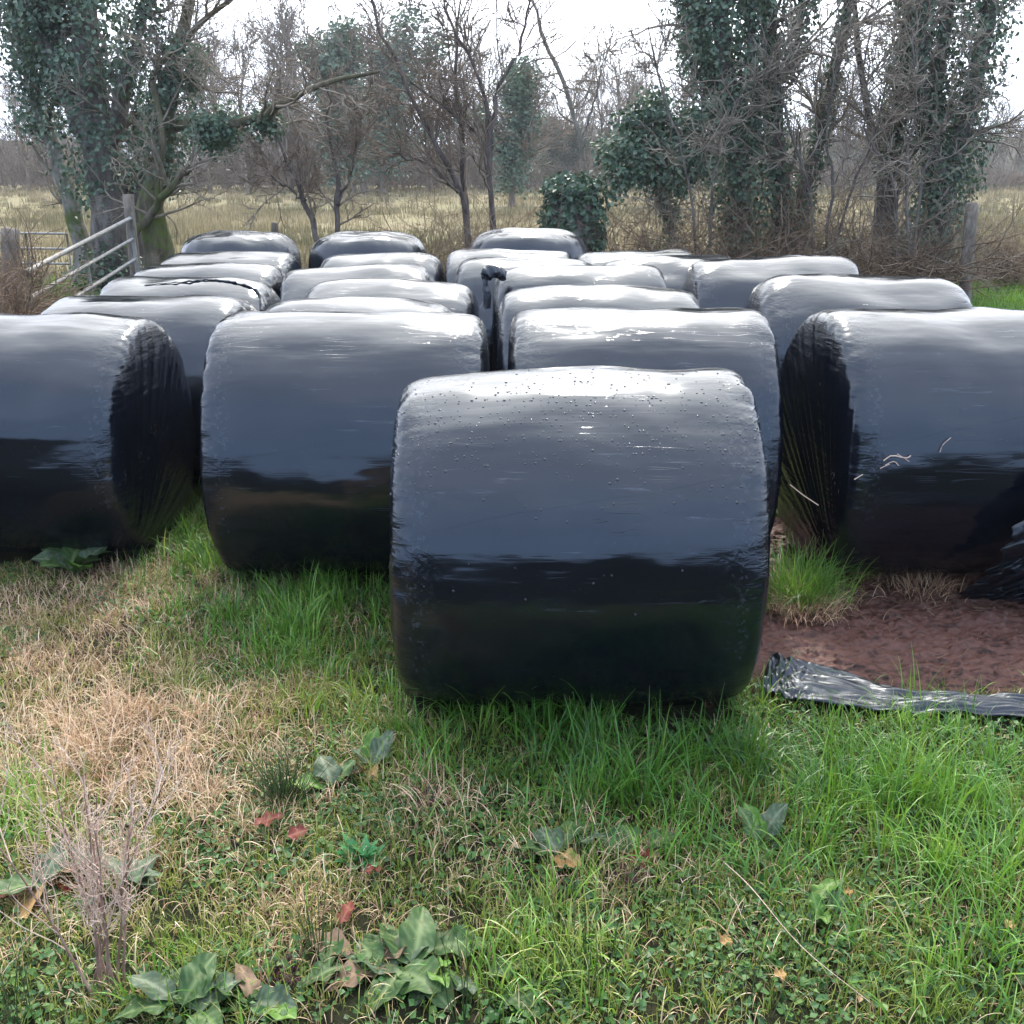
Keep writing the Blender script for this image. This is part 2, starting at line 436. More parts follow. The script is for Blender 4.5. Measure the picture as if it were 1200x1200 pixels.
def bale_upright(root, seed, R=.60, H=1.18):
    nt_, ns = 160, 90
    sd_ = np.linspace(0, 1, 3000) * pi; n = 6.0
    c, d = np.cos(sd_), np.sin(sd_)
    px = np.sign(c) * np.abs(c) ** (2 / n); pr = np.abs(d) ** (2 / n)
    seg = np.concatenate([[0], np.cumsum(np.hypot(np.diff(px), np.diff(pr)))])
    u = np.linspace(0, seg[-1], ns); px = np.interp(u, seg, px); pr = np.interp(u, seg, pr); pr[0] = pr[-1] = .004
    th = np.linspace(0, 2 * pi, nt_, endpoint=False)
    A, TH = np.meshgrid(np.arange(ns), th, indexing='ij')
    z = px[A] * H / 2 + .05 * (1 - pr[A] ** 2) * sstep(.7, 1, px[A]); r = pr[A] * R * (1 + .02 * (1 - px[A] ** 2))
    cy, cz = np.cos(TH), np.sin(TH); o = seed * 7.7
    r = r + sstep(.05, .5, pr[A]) * (.018 * noise3(cy * 1.3 + o, cz * 1.3, z * 2) + .006 * noise3(cy * 7 + o, cz * 7, z * 2))
    z = z + sstep(.8, 1, px[A]) * (.02 * noise3(cy * r * 3 + o, cz * r * 3, 1) + .01 * noise3(cy * r * 3 + o, cz * r * 14, 1))
    z -= z.min()
    V = np.stack([r * cy, r * cz, z], -1).reshape(-1, 3)
    j = np.arange(nt_); jn = (j + 1) % nt_; i = np.arange(ns - 1)[:, None]
    F = np.stack([i * nt_ + j, (i + 1) * nt_ + j, (i + 1) * nt_ + jn, i * nt_ + jn], -1)
    k0 = int(np.argmax(pr > .80)); k1 = ns - 1 - k0
    for nm, a, b in (("end_face", 0, k0), ("film_wrap", k0, k1), ("end_face", k1, ns - 1)):
        Fp = F[a:b].reshape(-1, 4); ids = np.unique(Fp); remap = np.full(len(V), -1); remap[ids] = np.arange(len(ids))
        mesh_np(nm, V[ids], remap[Fp], FILM, root)

# x centre, y, half width, height scale(top height), yaw deg, label, extra
BG = "black plastic wrapped silage bales"
bales = [
 # front row
 (.212, 3.52, .603, 1.19, 0, .035, True, "frontmost glossy black bale, its top speckled with water drops"),
 (-2.37, 5.06, .59, 1.175, -1, -.01, True, "black bale cut by the left photo edge, its dark round end face showing"),
 (-.735, 4.76, .615, 1.225, 1, -.01, True, "black bale in the front row just left of the frontmost bale"),
 (.585, 4.78, .59, 1.235, -1, .01, True, "black bale directly behind the frontmost drop speckled bale"),
 (2.02, 4.78, .62, 1.235, 3, -.02, True, "large black bale on the bare mud, cut by the right photo edge"),
 # left column
 (-2.18, 6.24, .59, 1.125, -1, -.02, False, "black bale second from the front in the left column"),
 (-2.28, 7.36, .59, 1.12, 2, -.03, False, "low bale in the left column with a dark film ridge over its top"),
 (-2.45, 8.46, .59, 1.125, 0, .0, False, "black bale with a dark streaked top, fourth from the front in the left column"),
 (-2.57, 9.56, .59, 1.125, 1, .01, False, "bale directly in front of the upright bale closing the left column"),
 # second column
 (-.885, 5.98, .56, 1.14, 0, -.01, False, "bale showing only a low top strip, second from the front in the second column"),
 (-.83, 7.14, .58, 1.13, -2, -.02, False, "shining bale third from the front in the second column from the left"),
 (-1.24, 8.32, .58, 1.125, 5, .05, False, "bale set askew with its top rising to the right, fourth in the second column"),
 (-1.18, 9.50, .55, 1.12, -1, -.01, False, "small bale in front of the upright bale that closes the second column"),
 # third column
 (.50, 5.97, .57, 1.215, 0, .0, False, "bale two places behind the frontmost drop speckled one"),
 (.46, 7.14, .58, 1.225, 1, .01, False, "bale with a knotted black film tail sticking out at its upper left corner"),
 (.13, 8.36, .58, 1.17, 0, -.01, False, "bale just behind the one with the film tail, its front showing down the gap"),
 (-.02, 9.52, .57, 1.155, 0, -.01, False, "low bale top directly in front of the domed upright bale in the middle"),
 # right side
 (1.16, 10.05, .58, 1.11, 4, .05, False, "farthest lying bale on the right, its low top sloping up to the right"),
 (1.33, 8.98, .58, 1.145, 4, .03, False, "mostly hidden bale just in front of the farthest lying one on the right"),
 (1.97, 7.95, .62, 1.22, -2, .02, False, "bale before the ivy trunks with a black triangle of end face at its left"),
 (2.15, 6.45, .65, 1.225, -3, -.02, False, "broad bale directly behind the one that stands on the bare mud"),
]
bale_tail_host = None
for k, (x, y, hw, top, yaw, tl, near, lab) in enumerate(bales):
    r = empty("silage_bale", (x, y, -.005)); r.rotation_euler = (0, 0, radians(yaw))
    tag(r, lab, "silage bale", BG)
    fl = top / 1.2
    G0 = bale_mesh(r, k + 1, hw=hw, R=.605, near=near, flat=.965 * fl, tilt=tl)
    # scale the height exactly
    zmax = G0[..., 2].max()
    r.scale = (1, 1, top / zmax)
    if k == 0:
        front_root, front_pts = r, G0
    if k == 14: tail_root = r
    if k == 6: rope_root, rope_pts = r, G0
    if k == 4: mud_root, mud_pts = r, G0
    if k == 13: rag_root = r
for k, (x, y, H, lab) in enumerate([
 (-2.79, 10.8, 1.18, "upright bale closing the left column, beside the mossy trunk"),
 (-1.47, 10.75, 1.175, "upright bale closing the second column, below the forked bare shrub"),
 (.165, 10.75, 1.21, "upright bale with a domed top in front of the ivy covered stump")]):
    r = empty("upright_silage_bale", (x, y, -.005)); tag(r, lab, "silage bale", BG)
    bale_upright(r, k + 3, R=.60, H=H)

# rain drops on the front bale
def drops():
    g = front_pts; ns, nt_ = g.shape[:2]
    # rings of theta: pick points on the upper camera side
    Vs, Fs = [], []; r_ = np.random.default_rng(8); cnt = 0
    nseg = 8
    while cnt < 760:
        a = r_.uniform(.22, .78); tdeg = r_.uniform(86, 180) if r_.random() < .72 else r_.uniform(86, 215)
        # denser near top and to the right (low a is the +x side)
        dens = math.exp(-((tdeg - 124) / 18) ** 2) * (1.25 - abs(a - .4) * 1.4) + .05
        if r_.random() > dens: continue
        i = int(a * (ns - 1)); j = int((-(tdeg - 0) / 360) % 1 * nt_)
        th = radians(tdeg); j = int(tdeg / 360 * nt_) % nt_
        # theta: y = cos, z = sin -> camera side is cos<0
        p = g[i, j] + (g[min(i + 1, ns - 1), j] - g[i, j]) * r_.random()
        if p[1] > .1: continue
        t1 = g[i + 1, j] - g[i, j]; t2 = g[i, (j + 1) % nt_] - g[i, j]
        nn = np.cross(t1, t2); nn /= np.linalg.norm(nn)
        if np.dot(nn, [0, p[1], p[2] - .6]) < 0: nn = -nn
        t1 = t1 / np.linalg.norm(t1); t2 = np.cross(nn, t1)
        R = r_.uniform(.0018, .0046) * (1.3 if r_.random() < .1 else 1)
        base = sum(len(v) for v in Vs)
        vv = [p - nn * .0003 + R * (cos(q) * t1 + sin(q) * t2) for q in np.linspace(0, 2 * pi, nseg, endpoint=False)]
        vv += [p + nn * R * .42 + .68 * R * (cos(q) * t1 + sin(q) * t2) for q in np.linspace(0, 2 * pi, nseg, endpoint=False)]
        vv.append(p + nn * R * .6)
        Vs.append(np.array(vv))
        for q in range(nseg):
            q2 = (q + 1) % nseg
            Fs.append((base + q, base + q2, base + nseg + q2)); Fs.append((base + q, base + nseg + q2, base + nseg + q))
            Fs.append((base + nseg + q, base + nseg + q2, base + 2 * nseg))
        cnt += 1
    m, nt, out = newmat("rain water")
    b = N(nt, 'ShaderNodeBsdfPrincipled', Roughness=.04); b.inputs['Base Color'].default_value = (.03, .033, .04, 1)
    L(nt, b.outputs[0], out.inputs[0])
    o = mesh_np("water_drops", np.concatenate(Vs), np.array(Fs), m, front_root)
    tag(o, kind="stuff")
drops()

# ------------------------------------------------------------------ tubes
def tubes(P3, R3, k=5):
    """P3 (n,m,3) polylines, R3 (n,m) radii -> verts, faces"""
    n, m, _ = P3.shape
    T = np.gradient(P3, axis=1); T /= np.linalg.norm(T, axis=2, keepdims=True) + 1e-9
    ref = np.where(np.abs(T[..., 2:3]) > .9, np.array([1., 0, 0]), np.array([0, 0, 1.]))
    U = np.cross(T, ref); U /= np.linalg.norm(U, axis=2, keepdims=True) + 1e-9
    W = np.cross(T, U)
    a = np.linspace(0, 2 * pi, k, endpoint=False)
    V = P3[:, :, None] + R3[:, :, None, None] * (np.cos(a)[None, None, :, None] * U[:, :, None] + np.sin(a)[None, None, :, None] * W[:, :, None])
    idx = np.arange(n * m * k).reshape(n, m, k)
    a0 = idx[:, :-1]; a1 = idx[:, 1:]
    F = np.stack([a0, np.roll(a0, -1, 2), np.roll(a1, -1, 2), a1], -1).reshape(-1, 4)
    return V.reshape(-1, 3), F
def join_np(lst):
    Vs, Fs, o = [], [], 0
    for V, F in lst:
        Vs.append(V); Fs.append(F + o); o += len(V)
    return np.concatenate(Vs), np.concatenate(Fs)
def resample(pts, m):
    pts = np.asarray(pts, float)
    # Catmull-Rom through the points
    p = np.vstack([2 * pts[0] - pts[1], pts, 2 * pts[-1] - pts[-2]])
    out = []
    for t in np.linspace(0, len(pts) - 1 - 1e-6, m):
        i = int(t); f = t - i; a, b, c, d = p[i:i + 4]
        out.append(.5 * (2 * b + (c - a) * f + (2 * a - 5 * b + 4 * c - d) * f * f + (3 * b - a - 3 * c + d) * f ** 3))
    return np.array(out)
def grow(st, dr, ln, r0, m=6, wob=.18, up=.0, taper=.3, r_=rng):
    n = len(st); Pp = np.zeros((n, m, 3)); Pp[:, 0] = st; d = dr / (np.linalg.norm(dr, axis=1, keepdims=True) + 1e-9)
    step = (ln / (m - 1))[:, None]
    for i in range(1, m):
        d = d + r_.normal(0, wob, (n, 3)) + np.array([0, 0, up]); d /= np.linalg.norm(d, axis=1, keepdims=True)
        Pp[:, i] = Pp[:, i - 1] + d * step
    R = r0[:, None] * (1 - (1 - taper) * np.linspace(0, 1, m)[None])
    return Pp, R
def kids(Pp, R, per, t0=.2, t1=1.0, amin=25, amax=65, lf=(.35, .6), rf=.6, up=.0, m=6, wob=.18, taper=.3, lens=None, r_=rng, rmin=.0022):
    n, mm, _ = Pp.shape
    pi_ = np.repeat(np.arange(n), per); q = len(pi_)
    t = r_.uniform(t0, t1, q) * (mm - 1); i = np.minimum(t.astype(int), mm - 2); f = (t - i)[:, None]
    st = Pp[pi_, i] * (1 - f) + Pp[pi_, i + 1] * f
    tg = Pp[pi_, i + 1] - Pp[pi_, i]; tg /= np.linalg.norm(tg, axis=1, keepdims=True) + 1e-9
    rv = r_.normal(size=(q, 3)); rv -= (rv * tg).sum(1, keepdims=True) * tg; rv /= np.linalg.norm(rv, axis=1, keepdims=True)
    a = np.radians(r_.uniform(amin, amax, q))[:, None]
    d = tg * np.cos(a) + rv * np.sin(a)
    L0 = np.linalg.norm(np.diff(Pp, axis=1), axis=2).sum(1)[pi_]
    ln = (L0 if lens is None else np.full(q, lens)) * r_.uniform(*lf, q) * (1.15 - .5 * t / (mm - 1))
    r0 = np.maximum((R[pi_, i] * (1 - f[:, 0]) + R[pi_, i + 1] * f[:, 0]) * rf, rmin)
    return grow(st, d, ln, r0, m, wob, up, taper, r_)

def leaf_cards(C, Nn, size, r_, k=4, asp=.8, curl=.25):
    """small pointed leaves at C with normals Nn: six-vertex folded leaves"""
    n = len(C)
    Nn = Nn / (np.linalg.norm(Nn, axis=1, keepdims=True) + 1e-9)
    t = r_.normal(size=(n, 3)); t -= (t * Nn).sum(1, keepdims=True) * Nn; t /= np.linalg.norm(t, axis=1, keepdims=True)
    b = np.cross(Nn, t); s = size[:, None] if np.ndim(size) else size
    v0 = C - t * s * .5; v1 = C + b * s * asp * .5 + Nn * s * curl * .4 - t * s * .08; v2 = C + t * s * .6; v3 = C - b * s * asp * .5 + Nn * s * curl * .4 - t * s * .08
    V = np.stack([v0, v1, v2, v3], 1).reshape(-1, 3)
    i = np.arange(n)[:, None] * 4
    F = np.concatenate([i + np.array([[0, 1, 2]]), i + np.array([[0, 2, 3]])])
    return V, F
IVY = leaf_mat("ivy leaves", [(0, (.022, .052, .028)), (.4, (.060, .112, .060)), (.75, (.115, .18, .10)), (1, (.21, .26, .17))], rough=.42, trans=.2, spec=.6)
BARK_G = bark_mat("grey bark", (.05, .042, .036), (.13, .11, .095), (.26, .235, .205), 9)
BARK_P = bark_mat("pale bark", (.10, .085, .07), (.24, .21, .18), (.40, .36, .32), 7, moss=(.07, .10, .015))
BARK_M = bark_mat("mossy bark", (.04, .035, .02), (.10, .085, .055), (.20, .17, .13), 8, moss=(.085, .115, .02))
BARK_D = bark_mat("dark bark", (.04, .031, .027), (.10, .08, .07), (.20, .17, .15), 10)
TWIG_P = bark_mat("pale twigs", (.12, .095, .072), (.235, .195, .15), (.36, .315, .25), 5)
TWIG_D = bark_mat("purple brown twigs", (.085, .062, .045), (.185, .143, .108), (.30, .245, .19), 5)
BRAM = bark_mat("dead bramble", (.07, .045, .028), (.17, .115, .075), (.32, .25, .18), 5)

def ivy_on(polys, rads, spread, n, r_, size=(.035, .085), clump=True, tr=(0, 1)):
    """leaves round the polylines; returns leaf centres and normals"""
    Cs, Ns = [], []
    Ls = np.array([np.linalg.norm(np.diff(p, axis=0), axis=1).sum() for p in polys]); w_ = Ls * np.array(spread); w_ /= w_.sum()
    for p, r0, sp, ww in zip(polys, rads, spread, w_):
        q = int(n * ww)
        if q < 3: continue
        m = len(p); t = r_.uniform(tr[0], tr[1], q) * (m - 1); i = np.minimum(t.astype(int), m - 2); f = (t - i)[:, None]
        c = p[i] * (1 - f) + p[i + 1] * f
        tg = p[i + 1] - p[i]; tg /= np.linalg.norm(tg, axis=1, keepdims=True)
        rv = r_.normal(size=(q, 3)); rv -= (rv * tg).sum(1, keepdims=True) * tg; rv /= np.linalg.norm(rv, axis=1, keepdims=True)
        ph = np.arctan2(rv[:, 1], rv[:, 0])
        lump = noise3(c[:, 0] * 2.1 + np.cos(ph), c[:, 2] * 2.1 + np.sin(ph), c[:, 1] + 5) + .6 * noise3(c[:, 0] * 6, c[:, 2] * 6, ph * 2)
        rr = r0 * (1 - .4 * t / m) + sp * np.clip(.42 + .75 * lump + r_.uniform(-.28, .18, q), 0.02, 1.7)
        keep = lump > -.50 + .3 * r_.random(q)
        c = c + rv * rr[:, None] + r_.normal(0, .025 + sp * .20, (q, 3))
        lump = lump + .7 * noise3(c[:, 0] * 2.6, c[:, 1] * 2.6, c[:, 2] * 2.6)
        nn = rv + np.array([0, 0, .35]) + r_.normal(0, .45, (q, 3))
        Cs.append(c[keep]); Ns.append(nn[keep])
    C = np.concatenate(Cs); Nn = np.concatenate(Ns)
    return C, Nn
def ivy_part(name, root, base, polys, rads, spread, n, seed, size=(.04, .085), mat=None, tr=(0, 1)):
    r_ = np.random.default_rng(seed)
    C, Nn = ivy_on(polys, rads, spread, n, r_, size, tr=tr)
    V, F = leaf_cards(C, Nn, r_.uniform(*size, len(C)), r_)
    rnd = np.repeat(np.clip(.45 + .35 * r_.normal(size=len(C)) * .7 + .3 * noise3(C[:, 0] * 1.5, C[:, 1] * 1.5, C[:, 2] * 1.5), 0, 1), 4)
    o = mesh_np(name, V - np.asarray(base), F, mat or IVY, root, smooth=False, attrs={"rnd": rnd})
    return o

def tree(name, label, cat, base, limbs, mat, twigmat, seed, tw=(5, 6, 5), lens1=1.6, ivy=None, group=None, k=8, twig_r=.007, up=.03, amin=25, amax=70, extra_ivy=None, t0=.25, wob=.2):
    """limbs: list of (photo points, Y or list of Y, r0, r1)"""
    r_ = np.random.default_rng(seed)
    root = empty(name, base); tag(root, label, cat, group)
    mains, polys, rads = [], [], []
    trunks = []
    for pts, Y, r0, r1 in limbs:
        Ys = Y if isinstance(Y, (list, tuple)) else [Y] * len(pts)
        W = np.array([P(a, b, yy) for (a, b), yy in zip(pts, Ys)])
        pl = resample(W, 14)
        pl[1:-1] += r_.normal(0, .02, (12, 3))
        R = np.interp(np.linspace(0, 1, 14), [0, .15, 1], [r0 * 1.15, r0, r1])
        polys.append(pl); rads.append(r0)
        mains.append((pl[None], R[None]))
    b = np.asarray(base)
    V, F = join_np([tubes(p, r, 12) for p, r in mains])
    n_ = noise3(V[:, 0] * 6, V[:, 1] * 6, V[:, 2] * 3)[:, None]
    cen = V  # knobbly surface
    V = V + .018 * np.stack([noise3(V[:, 0] * 9, V[:, 1] * 9, V[:, 2] * 4), noise3(V[:, 0] * 9 + 5, V[:, 1] * 9, V[:, 2] * 4), 0 * V[:, 0]], -1)
    mesh_np("trunk", V - b, F, mat, root)
    Pm = np.concatenate([p for p, r in mains]); Rm = np.concatenate([r for p, r in mains])
    Rk = np.minimum(Rm, .07)
    P1, R1 = kids(Pm, Rk, tw[0], t0, 1, amin, amax, (.5, 1.0), .45, up, 8, wob, .25, lens=lens1, r_=r_)
    P2, R2 = kids(P1, R1, tw[1], .15, 1, amin, amax, (.3, .6), .55, up, 6, wob, .3, r_=r_, rmin=.0035)
    P3, R3 = kids(P2, R2, tw[2], .15, 1, amin, amax, (.35, .65), .6, up, 5, wob, .4, r_=r_, rmin=.0028)
    V1, F1 = tubes(P1, np.maximum(R1, .0085), 5); V2, F2 = tubes(P2, np.maximum(R2, .0058), 4); V3, F3 = tubes(P3, np.maximum(R3, .0040), 3)
    nl_ = len(limbs)
    for q in range(nl_):
        parts_ = [(v[q * len(v) // nl_:(q + 1) * len(v) // nl_], f[q * len(f) // nl_:(q + 1) * len(f) // nl_] - q * len(v) // nl_) for v, f in ((V1, F1), (V2, F2), (V3, F3))]
        V, F = join_np(parts_)
        mesh_np("branches", V - b, F, twigmat, root)
    if ivy:
        idx, spr, n, sz = ivy[:4]; trr = ivy[4] if len(ivy) > 4 else (0, 1)
        pp = [polys[i] for i in idx]; rr = [rads[i] for i in idx]; ss = list(spr)
        if extra_ivy:
            for pts, Y, sp in extra_ivy:
                pp.append(resample(np.array([P(a, b2, Y) for a, b2 in pts]), 10)); rr.append(.05); ss.append(sp)
        ivy_part("ivy", root, b, pp, rr, ss, n, seed + 1, sz, tr=trr)
    return root

def gb(px, Y): # ground base for a tree at distance Y
    dep = Y * CP + CAMH * SP
    return np.array([(px - 600) / FPX * dep, Y, 0.0])
def bp_(px, Y):  # photo point of the ground at px, Y
    return 600 + FPX * tan(atan(CAMH / Y) - radians(PITCH))
g16 = bp_(0, 16)

tree("leaning_tree", "pale barked leaning trunk with moss at its foot, behind the metal gate", "tree", gb(98, 17),
     [([(98, bp_(0, 17)), (92, 270), (72, 200), (50, 140), (25, 60), (2, -50)], 17, .15, .07),
      ([(55, 150), (75, 80), (60, 10), (80, -60)], 17, .05, .02)], BARK_P, TWIG_P, 21, tw=(9, 8, 5), lens1=1.9,
     ivy=([0], [.35], 3500, (.05, .09), (.55, 1)), amin=20, amax=60)
tree("ivy_tree", "large multi stemmed ivy covered tree filling the top left of the photo", "tree", gb(138, 16.3),
     [([(138, bp_(0, 16.3)), (132, 260), (120, 180), (105, 90), (98, 0), (95, -90)], 16.3, .33, .12),
      ([(122, 200), (70, 90), (35, 0), (10, -80)], 16.3, .14, .06),
      ([(122, 190), (150, 90), (175, 0), (190, -80)], [16.3, 16, 15.8, 15.6], .13, .06),
      ([(108, 140), (60, 60), (55, -40)], 16.6, .08, .05),
      ([(160, 330), (158, 250), (168, 190), (160, 130)], 16.4, .16, .06)], BARK_G, TWIG_P, 31, tw=(9, 8, 5), lens1=2.0,
     ivy=([0, 1, 2, 3], [.50, .46, .22, .48], 13500, (.05, .095), (.26, 1)), amin=20, amax=60)
tree("mossy_tree", "mossy leaning trunk with a long pale bough reaching right and ivy hanging below it", "tree", gb(190, 15.6),
     [([(192, bp_(0, 15.6)), (186, 290), (178, 235), (190, 170), (200, 100), (215, 30), (235, -40)], 15.6, .22, .05),
      ([(150, 290), (178, 248), (206, 212), (224, 196)], [15.3, 15.3, 15.0, 14.9], .06, .045),
      ([(195, 150), (240, 145), (285, 142), (318, 132), (350, 108), (400, 92), (445, 84)], [15.6, 15.3, 15, 14.8, 14.6, 14.5, 14.4], .08, .018),
      ([(192, 165), (193, 90), (222, 40), (275, -5)], 15.5, .06, .03),
      ([(186, 230), (190, 160), (180, 90), (200, 60), (215, 95)], 15.2, .045, .02)], BARK_M, TWIG_P, 41, tw=(9, 7, 5), lens1=1.5,
     ivy=([0], [.24], 6000, (.045, .085), (.38, .8)), extra_ivy=[([(205, 190), (230, 160), (260, 150), (300, 148)], 15.2, .38), ([(285, 120), (310, 140), (312, 165)], 15.0, .22)], amin=25, amax=65)
tree("bare_shrub", "low bare shrub of two forked stems rising behind the second column of bales", "shrub", gb(382, 15),
     [([(384, bp_(0, 15)), (375, 290), (355, 230), (333, 180), (312, 115)], 15, .045, .012),
      ([(388, bp_(0, 15)), (392, 290), (396, 225), (388, 160), (380, 100)], 15, .045, .012),
      ([(358, 235), (330, 215), (300, 190)], 15, .02, .008), ([(396, 240), (415, 190), (420, 120)], 15, .025, .008)],
     BARK_D, TWIG_D, 51, tw=(13, 7, 5), lens1=1.0, t0=.3, amin=20, amax=60)
tree("hawthorn_tree", "bare dark stemmed thorn tree with spreading branches, behind the domed bale near the centre", "tree", gb(565, 15.5),
     [([(556, bp_(0, 15.5)), (549, 270), (535, 222), (505, 160), (470, 80), (438, 10), (420, -50)], 15.5, .05, .012),
      ([(552, bp_(0, 15.5)), (546, 230), (540, 150), (532, 60), (545, -20)], 15.7, .04, .01),
      ([(580, bp_(0, 15.5)), (577, 260), (573, 205), (561, 160), (520, 125), (480, 95)], 15.4, .048, .012),
      ([(573, 205), (572, 130), (560, 90), (530, 30), (515, -30)], 15.4, .035, .01),
      ([(570, 190), (585, 110), (610, 50), (625, -20)], 15.4, .035, .01),
      ([(537, 225), (505, 195), (460, 180)], 15.5, .03, .01)], BARK_D, TWIG_D, 61, tw=(14, 7, 4), lens1=1.5, t0=.25, amin=20, amax=60)
tree("sapling", "tall thin pale sapling arching left above the ivy covered stump", "tree", gb(688, 16.5),
     [([(690, bp_(0, 16.5)), (688, 230), (680, 160), (662, 105), (640, 50), (618, -10)], 16.5, .045, .02),
      ([(680, 160), (700, 110), (705, 60)], 16.5, .02, .008)], BARK_P, TWIG_P, 71, tw=(7, 5, 3), lens1=1.2, t0=.4)
tree("ivy_sapling", "slim ivy clad stem leaning left under a loose leafy green crown", "tree", gb(790, 15.8),
     [([(790, bp_(0, 15.8)), (785, 270), (778, 235), (762, 190), (752, 150)], 15.8, .05, .02)], BARK_D, TWIG_P, 81, tw=(12, 7, 4), lens1=1.1,
     ivy=([0], [.10], 7000, (.05, .09)), extra_ivy=[([(705, 190), (722, 178), (745, 172)], 15.7, .24), ([(712, 225), (735, 205), (760, 195)], 15.5, .20), ([(725, 150), (742, 140), (762, 128)], 15.9, .22), ([(760, 112), (775, 140), (790, 160)], 15.8, .24), ([(770, 215), (795, 200), (830, 190)], 15.6, .26), ([(745, 190), (775, 180), (800, 175)], 15.7, .30), ([(800, 150), (825, 135), (850, 130)], 15.8, .24)])
tree("ivy_tree", "thick ivy clad tree, leftmost of the big trees on the right", "tree", gb(866, 16),
     [([(864, bp_(0, 16)), (866, 250), (866, 190), (852, 100), (842, 0), (838, -90)], 16, .19, .09),
      ([(850, 110), (815, 40), (800, -60)], 16.2, .07, .04),
      ([(868, 200), (885, 110), (880, 20), (890, -60)], 15.8, .07, .04)], BARK_G, TWIG_P, 91, tw=(13, 7, 4), lens1=1.8,
     ivy=([0, 1, 2], [.36, .36, .26], 12500, (.05, .09), (.08, 1)))
tree("ivy_tree", "pair of dark trunks with sparse ivy between the two thickest ivy clad trees", "tree", gb(920, 16.2),
     [([(918, bp_(0, 16.2)), (914, 250), (912, 180), (905, 90), (902, 0), (900, -80)], 16.2, .16, .08),
      ([(935, bp_(0, 16.2)), (938, 260), (950, 190), (972, 110), (992, 20), (1005, -70)], 16.2, .11, .06),
      ([(905, 100), (935, 40), (945, -40)], 16.0, .06, .03)], BARK_D, TWIG_P, 101, tw=(10, 6, 5), lens1=1.8,
     ivy=([0, 1, 2], [.15, .10, .22], 5200, (.05, .09), (.12, 1)))
tree("scrub_tree", "slender dark trunk rising through pale tangled twigs left of the rightmost ivy tree", "tree", gb(1035, 16.4),
     [([(1028, bp_(0, 16.4)), (1034, 240), (1045, 170), (1060, 90), (1064, 0), (1066, -80)], 16.4, .12, .06),
      ([(1045, bp_(0, 16.4)), (1046, 260), (1030, 180), (1010, 90), (1000, 0)], 16.5, .07, .04)], BARK_D, TWIG_P, 111, tw=(13, 6, 4), lens1=1.9,
     ivy=([0], [.16], 3500, (.05, .08), (.3, 1)))
tree("ivy_tree", "rightmost ivy clad tree leaning right, beside the weathered fence post", "tree", gb(1090, 16),
     [([(1084, bp_(0, 16)), (1092, 270), (1108, 220), (1128, 150), (1150, 60), (1166, -30), (1175, -90)], 16, .17, .09),
      ([(1098, bp_(0, 16)), (1098, 250), (1094, 170), (1100, 80), (1112, -10), (1115, -80)], 16.1, .13, .07),
      ([(1108, 230), (1085, 130), (1080, 30), (1085, -60)], 15.8, .08, .05)], BARK_G, TWIG_P, 121, tw=(13, 7, 4), lens1=1.7,
     ivy=([0, 1, 2], [.32, .13, .18], 11500, (.05, .09), (.06, 1)))

for (lab, a, b, sd, lim) in (
  ("pale grey bare shrub arching between the ivy sapling and the thickest ivy trunk", 820, 15.3, 131, [[(820, 300), (812, 240), (795, 170), (770, 90), (760, 30)], [(826, 300), (835, 220), (850, 150), (880, 90)]]),
  ("pale grey bare shrub spreading in front of the dark paired trunks", 960, 15.2, 132, [[(955, 300), (950, 240), (930, 160), (905, 90), (890, 20)], [(965, 300), (975, 220), (970, 140), (985, 60), (975, -20)], [(960, 290), (1000, 220), (1030, 150), (1040, 80)]]),
  ("pale grey bare shrub tangled in front of the rightmost ivy tree", 1060, 15.1, 133, [[(1055, 300), (1050, 230), (1020, 160), (1010, 90), (1030, 0)], [(1065, 300), (1080, 220), (1100, 160), (1130, 110), (1140, 40)], [(1060, 290), (1062, 200), (1075, 120), (1068, 30)]])):
    tree("bare_shrub", lab, "shrub", gb(a, b), [([(p[0][0], bp_(0, b))] + p[1:], b, .022, .009) for p in lim], BARK_G, TWIG_P, sd, tw=(14, 7, 4), lens1=1.3, t0=.15, amin=25, amax=75, wob=.26)
# ivy covered stump
def ivy_stump():
    base = gb(668, 15); root = empty("ivy_stump", base); tag(root, "squat square stump wrapped in dark glossy ivy leaves behind the domed bale", "stump")
    zt = P(668, 219, 15)[2]
    pl = resample(np.array([[base[0], 15, 0], [base[0] + .02, 15, zt * .5], [base[0], 15, zt - .1]]), 8)
    V, F = tubes(pl[None], np.array([[.34, .33, .32, .33, .34, .34, .33, .25]]), 14)
    mesh_np("trunk", V - base, F, BARK_D, root)
    r_ = np.random.default_rng(77); n = 4200
    a = r_.uniform(0, 2 * pi, n); z = r_.uniform(0.1, zt, n); sq = 1 / np.maximum(np.abs(np.cos(a)), np.abs(np.sin(a))) ** .6
    rr = .37 * sq + .20 * noise3(np.cos(a) * 2, np.sin(a) * 2, z * 3) + r_.uniform(-.09, .05, n)
    top = r_.random(n) < .25; z[top] = zt + .12 * noise3(np.cos(a[top]) * 2, np.sin(a[top]) * 2, 3) + .06 * r_.normal(size=top.sum()); rr[top] *= np.sqrt(r_.random(top.sum()))
    C = np.stack([base[0] + rr * np.cos(a), 15 + rr * np.sin(a), z], -1)
    Nn = np.stack([np.cos(a), np.sin(a), .3 + .5 * top], -1) + r_.normal(0, .6, (n, 3))
    V, F = leaf_cards(C, Nn, r_.uniform(.05, .10, n), r_)
    mesh_np("ivy", V - base, F, IVY, root, smooth=False, attrs={"rnd": np.repeat(r_.uniform(0, .6, n), 4)})
ivy_stump()

